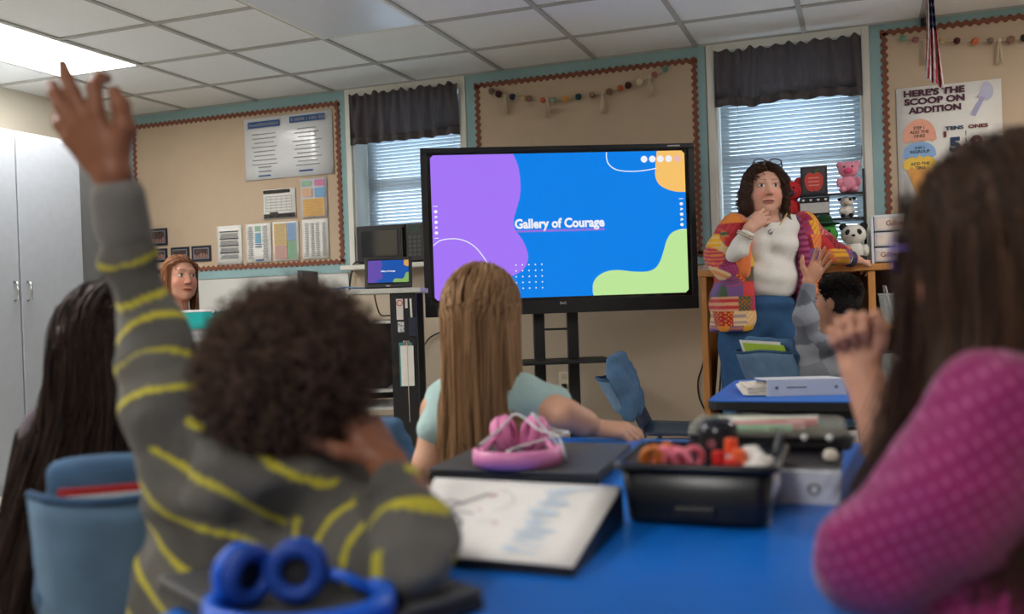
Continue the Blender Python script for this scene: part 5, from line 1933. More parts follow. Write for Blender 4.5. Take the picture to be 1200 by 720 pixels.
def head_part(C, R, s, vox, skin, lip=None, brow=(60, 42, 34), iris=(70, 50, 36), neck=None, full=1.0):
    C = np.asarray(C, float)

    def P(x, y, z):
        return C + s * (R @ np.array([x, y, z]))

    def rr(*v):
        return tuple(s * q for q in v)
    b = Blob()
    b.el(P(0, -.012, .025), rr(.073, .09, .085), R, k=.02 * s)
    b.el(P(0, .03, -.03), rr(.06 * full, .06, .078), R, k=.03 * s)
    b.rc(P(-.028 * full, .03, -.072), P(.028 * full, .03, -.072), .03 * s, k=.03 * s)
    b.el(P(0, .064, -.094), rr(.022, .02, .017), R, k=.025 * s)
    for q in (-1, 1):
        b.el(P(q * .036, .055, -.03), rr(.026 * full, .025, .027), R, k=.02 * s)
        b.el(P(q * .073, -.006, .0), rr(.01, .02, .03), R, k=.008 * s)
    b.rc(P(-.034, .074, .033), P(.034, .074, .033), .0125 * s, k=.02 * s)
    b.rc(P(0, .086, .014), P(0, .105, -.022), .0075 * s, .0115 * s, k=.012 * s)
    for q in (-1, 1):
        b.el(P(q * .0115, .095, -.027), rr(.0085, .011, .0075), R, k=.006 * s)
        b.el(P(q * .031, .1, .011), rr(.018, .016, .0105), R, k=.012 * s, op=-1)
        b.el(P(q * .031, .0755, .011), rr(.0135, .0125, .0115), R, k=.003 * s, tag=5)
    b.el(P(0, .0865, -.0565), rr(.027, .0115, .0045), R, k=.006 * s, tag=6)
    b.el(P(0, .0855, -.0655), rr(.022, .0115, .0055), R, k=.006 * s, tag=6)
    if neck is not None:
        b.rc(P(0, -.015, -.06), neck[0], neck[1], neck[2], k=.03 * s)
    V, Q = b.mesh(vox, smooth=1)
    t = b.tags(V)
    L = (V - C) @ R / s
    col = np.tile(l3(skin), (len(V), 1))
    x, y, z = np.abs(L[:, 0]), L[:, 1], L[:, 2]
    blush = np.exp(-(((x - .038) / .022) ** 2 + ((z + .028) / .022) ** 2)) * (y > .04) + .7 * np.exp(-((x / .014) ** 2 + ((z + .022) / .014) ** 2)) * (y > .08)
    col *= 1 + blush[:, None] * np.array([.12, -.16, -.16])
    lip = tuple(np.array(skin) * np.array([.86, .62, .62])) if lip is None else lip
    m = (x < .024) & (y > .075) & (np.abs(z + .0612) < .0078 * np.sqrt(np.clip(1 - (x / .0245) ** 2, 0, 1)))
    col[m] = l3(lip)
    m = (x < .021) & (np.abs(z + .0609) < .0012) & (y > .08)
    col[m] *= .45
    e = t == 5
    ex, ez = x - .031, z - .011
    opn = (np.abs(ez) < .0068 * np.sqrt(np.clip(1 - (ex / .0145) ** 2, 0, 1))) & (y > .07)
    d = np.hypot(ex, ez)
    col[e & opn] = l3((222, 214, 208))
    col[e & opn & (d < .0062)] = l3(iris)
    col[e & opn & (d < .003)] = (.004, .004, .004)
    m = (y > .06) & (np.abs(ez - .0072 * np.sqrt(np.clip(1 - (ex / .015) ** 2, 0, 1))) < .0016) & (np.abs(ex) < .0145)
    col[m] = l3((46, 34, 30))
    zb = .0335 + .0045 * np.sin((x - .012) / .036 * 2.6)
    m = (y > .045) & (x > .011) & (x < .05) & (np.abs(z - zb) < .0028 * (1.25 - (x - .011) / .05))
    col[m] = col[m] * .4 + .6 * l3(brow)
    m = (x < .012) & (np.abs(z + .033) < .0022) & (y > .09)
    col[m] *= .55
    return V, Q, col


def hairline(L):
    y, z = L[:, 1], L[:, 2]
    return z > np.interp(y, [-.1, -.03, .0, .03, .055, .08], [-.08, -.07, -.012, .03, .068, .092])


CRAN = np.array([.073, .09, .085])


def scalp(n, g):
    out = []
    while sum(len(o) for o in out) < n:
        d = g.normal(size=(n * 2, 3))
        d /= np.linalg.norm(d, axis=1, keepdims=True)
        p = d * CRAN + np.array([0, -.012, .025])
        out.append(p[hairline(p)])
    return np.concatenate(out)[:n]


def tubes(P, rad, c0, c1, g, taper=.6, sides=3):
    """P (n, m, 3) -> tube mesh; colours run between c0 and c1 per strand"""
    n, m, _ = P.shape
    T = np.gradient(P, axis=1)
    T /= np.linalg.norm(T, axis=2, keepdims=True) + 1e-9
    ref = g.normal(size=(n, 1, 3))
    N = np.cross(T, ref)
    N /= np.linalg.norm(N, axis=2, keepdims=True) + 1e-9
    B = np.cross(T, N)
    r = (rad * g.uniform(.7, 1.3, n))[:, None] * (1 - taper * np.linspace(0, 1, m) ** 2)[None]
    V = np.stack([P + r[..., None] * (math.cos(2 * math.pi * k / sides) * N + math.sin(2 * math.pi * k / sides) * B) for k in range(sides)], 2)
    base = (np.arange(n)[:, None] * m + np.arange(m - 1)[None])[..., None] * sides
    k = np.arange(sides)
    k2 = (k + 1) % sides
    Q = np.stack([base + k, base + k2, base + sides + k2, base + sides + k], -1).reshape(-1, 4)
    mix = g.beta(1.6, 1.6, n)[:, None]
    col = l3(c0)[None] * (1 - mix) + l3(c1)[None] * mix
    return V.reshape(-1, 3), Q, np.repeat(col, m * sides, 0)


def push_out(P, c, rad, R):
    q = (P - c) @ R / rad
    k = np.linalg.norm(q, axis=-1, keepdims=True)
    return np.where(k < 1, c + (q / np.maximum(k, 1e-6) * rad) @ R.T, P)


def long_hair(C, R, s, n, length, c0, c1, seed, thick=.2, m=14, rad=.0011, grav=.34, part=0.0, colliders=(), wave=(0, 0), curl=(0, 0), clump=.45, clumps=70,
              drift=(0, 0, 0), back=.35, jitter=.2, front=0.0, keep_face=.062, rmax=1.0, side=.45, fall=3.5):
    g = np.random.default_rng(seed)
    L = scalp(n * 2, g)
    L = L[L[:, 1] < rmax][:n]
    n = len(L)
    C = np.asarray(C, float)
    P = C + s * L @ R.T
    off = g.random(n) ** .7
    nr = (L - np.array([0, -.012, .025])) / CRAN ** 2
    nr /= np.linalg.norm(nr, axis=1, keepdims=True)
    sgn = np.where(L[:, 0] > part, 1.0, -1.0)
    d = np.stack([sgn * (side + (.35 + side) * np.abs(L[:, 0]) / .07), -back + front * (L[:, 1] > .02) - .8 * (L[:, 1] < -.03), .1 * np.ones(n)], 1)
    d -= nr * (d * nr).sum(1, keepdims=True)
    d /= np.linalg.norm(d, axis=1, keepdims=True) + 1e-9
    D = (d + .06 * nr) @ R.T
    ln = length[0] + (length[1] - length[0]) * g.random(n) ** .6
    dr = np.asarray(drift, float)
    cc = C + R @ (s * np.array([0, -.012, .025]))
    sc = (1.03 + thick * off)[:, None] * CRAN * s
    free = np.ones(n)
    out = [P.copy()]
    cid = g.integers(0, clumps, n)
    root = np.array([P[cid == k].mean(0) if (cid == k).any() else P[0] for k in range(clumps)])
    near = np.argmin(((P[:, None] - P[g.choice(n, clumps, replace=False)][None]) ** 2).sum(-1), 1)
    for j in range(1, m):
        sf = .35 + 1.3 * (j - 1) / (m - 2)
        gg = np.minimum(.95, grav * (.6 + j / m * 2.4) * sf * free)[:, None]
        D = D * (1 - gg) + gg * (np.array([0, 0, -1.0]) + dr * min(1, max(0, (j / m - .42) / .3))) + jitter * .12 * g.normal(size=D.shape)
        D /= np.linalg.norm(D, axis=1, keepdims=True) + 1e-9
        P = P + D * (ln / (m - 1) * sf)[:, None]
        q = (P - cc) @ R / sc
        k = np.linalg.norm(q, axis=1, keepdims=True)
        P = np.where(k < 1, cc + (q / np.maximum(k, 1e-6) * sc) @ R.T, P)
        free = np.where(k[:, 0] < 1.01, 1.0, fall)
        if keep_face:
            q = (P - C) @ R / s
            m_ = (q[:, 1] > .015) & (np.abs(q[:, 0]) < keep_face) & (q[:, 2] < .07) & (q[:, 2] > -.14)
            q[m_, 0] = np.where(q[m_, 0] * sgn[m_] > -.01, sgn[m_], np.sign(q[m_, 0])) * (keep_face + .012 * off[m_])
            P = np.where(m_[:, None], C + s * q @ R.T, P)
        for (c_, rd, R_) in colliders:
            P = push_out(P, c_, np.asarray(rd) * (1 + .12 * off[:, None]), R_)
        out.append(P.copy())
    A = np.stack(out, 1)
    if clump:
        cen = np.stack([A[near == k].mean(0) if (near == k).any() else A[0] for k in range(clumps)])
        w_ = (clump * np.linspace(0, 1, m) ** 1.2)[None, :, None]
        A = A * (1 - w_) + cen[near] * w_
    tt = np.linspace(0, 1, m)
    if wave[0]:
        ph = g.uniform(0, 6.28, clumps)[near][:, None] + g.normal(0, .25, (n, 1))
        dirs = g.normal(size=(clumps, 3))[near]
        dirs[:, 2] *= .2
        A = A + wave[0] * tt[None, :, None] * np.sin(ph + wave[1] * tt[None])[..., None] * dirs[:, None]
    if curl[0]:
        ph = g.uniform(0, 6.28, clumps)[near][:, None] + g.normal(0, .5, (n, 1))
        a = ph + curl[1] * tt[None]
        amp = curl[0] * np.minimum(1, tt * 3)[None]
        A = A + np.stack([amp * np.cos(a), amp * np.sin(a), 0 * a], -1)
    V, Q, col = tubes(A, rad, c0, c1, g)
    return V, Q, col


def scalp_cap(C, R, s, rgb, grow=1.04, zmin=None):
    mb = MB()
    mb.ell((0, -.012, .025), CRAN * grow, nu=36, nv=24)
    V = np.concatenate(mb.V)
    ok = hairline(V / 1.0)
    F = [f for f in mb.F if all(ok[i] for i in f)]
    F4 = np.array([f if len(f) == 4 else (*f, f[-1]) for f in F])
    F4 = np.array([f for f in F if len(f) == 4])
    W_ = np.asarray(C, float) + s * V @ R.T
    return W_, F4, np.tile(l3(rgb), (len(W_), 1))


def hand_blob(b, W, f, n, t, s, bends, splay=(.16, .04, -.08, -.2), thumb=((.55, .75, -.25), (.8, .5, -.3), (.9, .3, -.3)), k=.006, fat=1.0):
    f, n, t = nrm(f), nrm(n), nrm(t)
    off = (.031, .0105, -.0105, -.03)
    fw = (.09, .094, .089, .08)
    LN = ((.043, .026, .02), (.047, .03, .021), (.043, .027, .02), (.034, .021, .017))
    W = np.asarray(W, float)
    for i in range(4):
        K = W + s * (f * fw[i] + t * off[i] + n * (.003 - .1 * abs(off[i]) ** 1.5))
        b.rc(W + s * t * off[i] * .45, K, .0165 * s, .0115 * s, k=.012 * s)
        fd = nrm(f + t * splay[i])
        a = 0.0
        p = K
        r = [q_ * fat for q_ in (.0102, .0092, .0084, .0072)]
        if i == 3:
            r = [q * .88 for q in r]
        for j in range(3):
            a += math.radians(bends[i][j])
            d = fd * math.cos(a) - n * math.sin(a)
            q = p + s * LN[i][j] * d
            b.rc(p, q, r[j] * s, r[j + 1] * s, k=k * s)
            p = q
    b.el(W + s * (f * .05 - n * .004), (s * .034, s * .048, s * .0155), np.stack([t, f, n], 1), k=.012 * s)
    p = W + s * (f * .022 + t * .02 - n * .004)
    r = [.0155 * fat, .0122 * fat, .0108 * fat, .008 * fat]
    for j, L_ in enumerate((.044, .033, .026)):
        d = nrm(f * thumb[j][0] + t * thumb[j][1] + n * thumb[j][2])
        q = p + s * L_ * d
        b.rc(p, q, r[j] * s, r[j + 1] * s, k=.008 * s)
        p = q
    return b


def skin_mesh(b, vox, rgb, smooth=1):
    V, Q = b.mesh(vox, smooth=smooth)
    return V, Q, np.tile(l3(rgb), (len(V), 1))


def add(parent, name, parts, m):
    V, Q, C = join_parts(parts)
    return link_mesh(name, V, Q, m, parent, smooth=True, colors=C)


def cloth(parent, name, b, vox, colfn, disp=None, m=None, smooth=1):
    V, Q = b.mesh(vox, disp, smooth=smooth)
    col = colfn(V) if callable(colfn) else np.tile(l3(colfn), (len(V), 1))
    return link_mesh(name, V, Q, m or M_CLOTH, parent, smooth=True, colors=col)


def person(lab, base):
    return thing('person', lab, 'person', base, None)


def body_frame(fwd):
    f = nrm(np.array([fwd[0], fwd[1], 0]))
    r = np.array([f[1], -f[0], 0])
    return np.stack([r, f, UP], 1)


def seated_legs(parent, hip, BF, seat_z, sc, rgb, shoe=(60, 60, 66), spread=.07):
    b = Blob()
    sh = Blob()
    h = np.array([hip[0], hip[1], seat_z + .075 * sc])
    b.el(h, (.13 * sc, .12 * sc, .085 * sc), BF, k=.04)
    for q in (-1, 1):
        a = h + BF @ np.array([q * spread * sc, .02, 0])
        k_ = h + BF @ np.array([q * (spread + .03) * sc, .33 * sc, .0])
        an = np.array([k_[0], k_[1], 0]) + BF @ np.array([0, .03, 0]) + np.array([0, 0, .085])
        b.rc(a, k_, .078 * sc, .055 * sc, k=.03)
        b.rc(k_, an, .053 * sc, .036 * sc, k=.02)
        sh.el(an + BF @ np.array([0, .05, -.045]), (.04 * sc, .105 * sc, .038), BF, k=.02)
        sh.rc(an, an + np.array([0, 0, -.03]), .034 * sc, k=.02)
    cloth(parent, 'trousers', b, .008, rgb, folds(60, .002, 9), M_DENIMA)
    cloth(parent, 'shoes', sh, .008, shoe)


M_DENIMA = mat('denim_cloth', (255, 255, 255), .9, attr=True, var=.18, scale=18, bump=.25, bscale=420)

# ------------------------------------------------------------------ curly-haired boy in a striped hoodie, one arm raised
def make_curly_boy():
    D0 = 1.17
    Hc = at(350, 466, D0)
    t = person('curly-haired child in grey hoodie with yellow stripes raising an arm', floor_at(270, 600, 1.22))
    BF = body_frame(FWD * .97 + RGT * .2)
    f = nrm(FWD * .86 + RGT * .46 - UP * .12)
    R = frame(f, UP + RGT * .12)
    s = .92
    skin = (132, 84, 62)
    nb = at(305, 560, 1.19)
    parts = [head_part(Hc, R, s, .0045, skin, neck=(nb, .042, .05))]
    # raised left hand, back of the hand to the camera
    b = Blob()
    W_ = at(133, 205, 1.21)
    b.chain([at(240, 600, 1.2), at(201, 500, 1.2), at(172, 372, 1.27), at(143, 262, 1.23), at(138, 232, 1.22), W_], [.03, .03, .02, .018, .0225, .021], k=.01)
    Kn = at(90, 140, 1.2)
    hf = nrm(Kn - W_ + FWD * .01)
    hn = nrm(-FWD - .25 * RGT)
    ht = nrm(np.cross(hf, hn))
    ht = ht if ht @ RGT > 0 else -ht
    hn = np.cross(ht, hf)
    hn = hn if hn @ FWD < 0 else -hn
    hand_blob(b, W_, hf, hn, ht, .84, ((18, 34, 30), (4, 10, 8), (6, 12, 10), (14, 24, 18)), splay=(.3, .06, -.1, -.2),
              thumb=((.6, .8, .05), (.93, .42, .0), (.97, .0, -.2)), fat=1.22)
    parts.append(skin_mesh(b, .0026, skin))
    # propping right hand at the cheek, forearm leaving the cuff
    b = Blob()
    W2 = at(455, 545, 1.1)
    b.chain([at(330, 620, 1.2), at(390, 610, 1.16), at(484, 660, 1.0), at(478, 590, 1.06), W2], [.03, .034, .028, .027, .0235], k=.01)
    k2 = at(424, 500, 1.13)
    hf = nrm(k2 - W2)
    hn = nrm(np.array(CR) * .75 - CF * .55 + UP * .25)
    ht = nrm(np.cross(hf, hn))
    hn = np.cross(ht, hf)
    hn = hn if hn @ RGT > 0 else -hn
    hand_blob(b, W2, hf, hn, ht if ht @ CF < 0 else -ht, .8, ((30, 50, 30), (30, 55, 30), (32, 55, 30), (34, 55, 30)))
    parts.append(skin_mesh(b, .003, skin))
    # hidden torso core so the figure is whole
    b = Blob().el(at(285, 660, 1.22), (.1, .07, .16), BF).rc(nb, at(285, 640, 1.22), .045, .08)
    parts.append(skin_mesh(b, .01, skin))
    add(t, 'body', parts, M_SKIN)
    # hoodie
    b = Blob()
    sl = [at(201, 500, 1.2), at(190, 432, 1.24), at(172, 372, 1.27), at(153, 305, 1.25), at(141, 243, 1.22)]
    rl = [.055, .046, .036, .0285, .026]
    b.chain(sl, rl, k=.012, tag=1)
    sr = [at(390, 610, 1.16), at(440, 655, 1.06), at(484, 662, 1.0), at(482, 615, 1.03), at(467, 572, 1.07)]
    rs = [.058, .05, .04, .039, .034]
    b.chain(sr[:3], rs[:3], k=.025, tag=2)
    b.chain(sr[2:], rs[2:], k=.02, tag=3)
    b.el(at(282, 640, 1.22), (.128, .085, .15), BF, k=.04)
    b.el(at(262, 760, 1.22), (.125, .095, .16), BF, k=.05)
    b.rc(at(222, 540, 1.2), at(385, 600, 1.17), .062, .058, k=.04)
    # hood bunched behind the neck
    b.chain([at(236, 520, 1.15), at(262, 556, 1.12), at(312, 572, 1.11), at(370, 566, 1.13), at(410, 548, 1.16)], [.025, .032, .035, .03, .022], k=.03)
    base, yel, drk = l3((98, 96, 91)), l3((190, 180, 54)), l3((82, 80, 77))
    n_ = CR * .395 + CU * .918

    def chain_s(P, pts):
        best = np.full(len(P), 9.0)
        sv = np.zeros(len(P))
        acc = 0
        for i in range(len(pts) - 1):
            a, c = pts[i], pts[i + 1]
            L_ = np.linalg.norm(c - a)
            h = np.clip((P - a) @ (c - a) / L_ ** 2, 0, 1)
            d = np.linalg.norm(P - a - h[:, None] * (c - a), axis=1)
            m = d < best
            best[m] = d[m]
            sv[m] = (acc + h * L_)[m]
            acc += L_
        return sv

    LS = sum(np.linalg.norm(sl[i + 1] - sl[i]) for i in range(4))
    LR = sum(np.linalg.norm(sr[i + 1] - sr[i]) for i in range(4))

    def colf(P):
        g = b.tags(P)
        c = (P @ n_)
        m1, m2 = g == 1, g >= 2
        wob = .006 * np.sin(P @ CR * 40) + .004 * np.sin(P @ CU * 60 + 1)
        v = c + wob
        v[m1] = chain_s(P[m1], sl[::-1]) + .004 * np.sin(P[m1] @ CR * 60) + (.03 - LS) % .056
        v[m2] = chain_s(P[m2], sr[::-1]) + .003 * np.sin(P[m2] @ CR * 60) + (.03 - LR) % .056
        ph = np.mod(v, .056)
        col = np.tile(base, (len(P), 1))
        band = np.mod(v, .112) < .056
        col[band] = drk
        col[ph < .0085] = yel
        return col
    fo, fo2 = folds(42, .008, 4), folds(90, .003, 8)
    cloth(t, 'hoodie', b, .0042, colf, lambda P: fo(P) * np.clip((1.13 - P[:, 2]) / .15, .35, 1) + fo2(P) * .8 - .002)
    # ribbed cuffs
    b2 = Blob().rc(at(145, 268, 1.235), at(139.5, 233, 1.22), .0345, .033)
    V, Q = b2.mesh(.0035, smooth=1)
    link_mesh('cuff', V, Q, M_CLOTH, t, smooth=True, colors=np.tile(l3((112, 110, 106)), (len(V), 1)))
    b3 = Blob().el(at(249, 512, 1.165), (.012, .02, .03), BF)
    cloth(t, 'shirt_collar', b3, .004, (40, 110, 190))
    seated_legs(t, floor_at(262, 760, 1.25), BF, .4, .9, (52, 66, 92))
    # curls
    g = np.random.default_rng(11)
    n = 5200
    L = scalp(n, g)
    nr = (L - np.array([0, -.012, .025])) / CRAN ** 2
    nr /= np.linalg.norm(nr, axis=1, keepdims=True)
    d = nr + .55 * g.normal(size=nr.shape) + np.array([0, -.12, .05])
    d /= np.linalg.norm(d, axis=1, keepdims=True)
    m = 22
    tt = np.linspace(0, 1, m)
    ln = g.uniform(.024, .062, n) * (1 - .25 * (L[:, 2] < -.03))
    u = np.cross(d, g.normal(size=d.shape))
    u /= np.linalg.norm(u, axis=1, keepdims=True)
    w = np.cross(d, u)
    tn = g.uniform(1.5, 3.4, n)[:, None] * 6.28 * tt[None] + g.uniform(0, 6, (n, 1))
    rr_ = (g.uniform(.004, .0085, n)[:, None] * np.minimum(1, .3 + tt * 2)[None])[..., None]
    A = L[:, None] * 1.04 + d[:, None] * (ln[:, None] * tt[None])[..., None] + rr_ * (np.cos(tn)[..., None] * u[:, None] + np.sin(tn)[..., None] * w[:, None])
    A = Hc + s * A @ R.T
    h1 = tubes(A, .0011, (46, 35, 30), (112, 86, 72), g, .4)
    mb = MB()  # darker core under the curls, added to block light between them
    mb.ell((0, -.015, .03), CRAN + np.array([.022, .024, .02]), nu=40, nv=28)
    V = np.concatenate(mb.V)
    ok = hairline(V + np.array([0, 0, -.0]))
    F = np.array([q for q in mb.F if len(q) == 4 and all(ok[i] for i in q)])
    V = V * (1 + .03 * g.normal(size=(len(V), 1)))
    h2 = (Hc + s * V @ R.T, F, np.tile(l3((28, 20, 18)), (len(V), 1)))
    add(t, 'hair', [h1, h2], M_HAIRM)


make_curly_boy()


# ------------------------------------------------------------------ blonde girl at the far corner of the table
def make_blonde():
    D0 = 2.27
    Hc = at(566, 370, D0)
    t = person('child with long straight light-brown hair and pale aqua shirt', floor_at(565, 560, D0))
    BF = body_frame(FWD * .9 + RGT * .42)
    R = frame(nrm(FWD * .93 + RGT * .34 + UP * .04), UP + RGT * .02)
    s = .95
    skin = (214, 164, 138)
    nb = at(566, 440, D0)
    parts = [head_part(Hc, R, s, .0055, skin, brow=(150, 110, 80), neck=(nb, .04, .045))]
    b = Blob()
    Wr = at(697, 501, 2.17)
    b.chain([at(570, 500, D0), at(612, 464, 2.23), at(640, 474, 2.2), at(664, 487, 2.14), at(684, 496, 2.15), Wr], [.04, .036, .037, .034, .029, .023], k=.015)
    hf = nrm(at(730, 505, 2.16) - Wr)
    hn = nrm(UP * .9 - CF * .3)
    ht = nrm(np.cross(hf, hn))
    hn = np.cross(ht, hf)
    hn = hn if hn[2] > 0 else -hn
    hand_blob(b, Wr, hf, hn, ht if ht @ FWD > 0 else -ht, .78, ((25, 40, 25), (28, 45, 25), (30, 48, 25), (32, 50, 25)), splay=(.1, .03, -.04, -.1))
    parts.append(skin_mesh(b, .0035, skin))
    b = Blob().rc(nb, at(566, 520, D0), .045, .09).el(at(566, 540, D0), (.11, .07, .15), BF)
    parts.append(skin_mesh(b, .01, skin))
    # left arm in the lap
    b = Blob().chain([at(566, 500, D0), at(512, 480, 2.3), at(500, 545, 2.26), at(540, 590, 2.3)], [.036, .036, .032, .024])
    parts.append(skin_mesh(b, .008, skin))
    add(t, 'body', parts, M_SKIN)
    b = Blob()
    b.el(at(567, 520, D0), (.132, .085, .16), BF, k=.04).el(at(566, 600, D0 + .02), (.13, .1, .13), BF, k=.05)
    b.rc(at(522, 468, D0 + .04), at(612, 466, D0 - .04), .05, .052, k=.04)
    b.rc(at(612, 464, 2.23), at(646, 475, 2.2), .052, .045, k=.03)
    b.rc(at(522, 470, 2.3), at(511, 500, 2.28), .05, .046, k=.03)
    b.rc(at(566, 450, D0), at(566, 436, D0), .05, .048, k=.03)
    fo = folds(45, .004, 21)
    cloth(t, 'shirt', b, .006, (176, 206, 206), fo)
    seated_legs(t, floor_at(566, 600, D0 + .03), BF, .38, .92, (70, 92, 126))
    col = [(at(567, 520, D0), (.12, .098, .2), BF), (at(566, 470, D0), (.1, .075, .06), BF)]
    h = long_hair(Hc, R, s, 5200, (.29, .39), (120, 84, 54), (206, 166, 124), 5, thick=.32, m=15, rad=.0013, colliders=col, wave=(.005, 5), clump=.55, clumps=40, back=.8, side=.2, jitter=.1)
    add(t, 'hair', [scalp_cap(Hc, R, s, (124, 90, 62), 1.05), h], M_HAIR)


make_blonde()


# ------------------------------------------------------------------ dark-haired girl behind the raised sleeve
def make_dark():
    D0 = 1.93
    Hc = at(140, 406, D0)
    t = person('child with very long dark hair sitting in the chair with denim sack', floor_at(110, 560, D0))
    BF = body_frame(FWD * .95 + RGT * .3)
    R = frame(nrm(FWD * .85 + RGT * .5 - UP * .08), UP)
    s = .97
    skin = (190, 138, 116)
    nb = at(114, 470, D0)
    parts = [head_part(Hc, R, s, .006, skin, neck=(nb, .042, .048))]
    b = Blob().rc(nb, at(112, 560, D0), .045, .09).el(at(112, 570, D0), (.11, .07, .15), BF)
    parts.append(skin_mesh(b, .01, skin))
    b = Blob()
    W_ = at(154, 520, 1.86)
    b.chain([at(112, 560, D0), at(169, 508, D0), at(192, 575, D0 - .05), at(164, 565, 1.86), W_], [.035, .034, .03, .028, .022])
    hand_blob(b, W_, nrm(at(144, 470, 1.88) - W_), nrm(RGT - CF * .5), nrm(-CF), .76, ((30, 50, 30),) * 4)
    parts.append(skin_mesh(b, .0045, skin))
    add(t, 'body', parts, M_SKIN)
    b = Blob()
    b.el(at(112, 575, D0), (.13, .09, .16), BF, k=.04).el(at(112, 650, D0), (.13, .1, .13), BF, k=.05)
    b.rc(at(59, 510, D0), at(169, 505, D0), .055, .055, k=.04)
    b.chain([at(59, 512, D0), at(39, 590, D0 - .02), at(74, 640, D0 + .1)], [.053, .044, .035], k=.03)
    b.chain([at(169, 508, D0), at(192, 575, D0 - .05), at(166, 560, 1.87)], [.053, .042, .034], k=.03)
    cloth(t, 'shirt', b, .008, (78, 66, 78), folds(45, .004, 22))
    seated_legs(t, floor_at(112, 650, D0), BF, .41, .92, (60, 80, 110))
    cl = [(at(112, 600, D0), (.14, .11, .14), BF), (at(112, 512, D0), (.17, .09, .06), BF)]
    h = long_hair(Hc, R, s, 6500, (.46, .66), (20, 14, 13), (62, 42, 36), 6, thick=.4, m=18, rad=.0014, colliders=cl, wave=(.017, 6), clump=.4, clumps=60, back=.9, rmax=.03, side=.08, jitter=.05, drift=tuple(-RGT * .3))
    add(t, 'hair', [scalp_cap(Hc, R, s, (26, 18, 16), 1.06), h], M_HAIR)


make_dark()


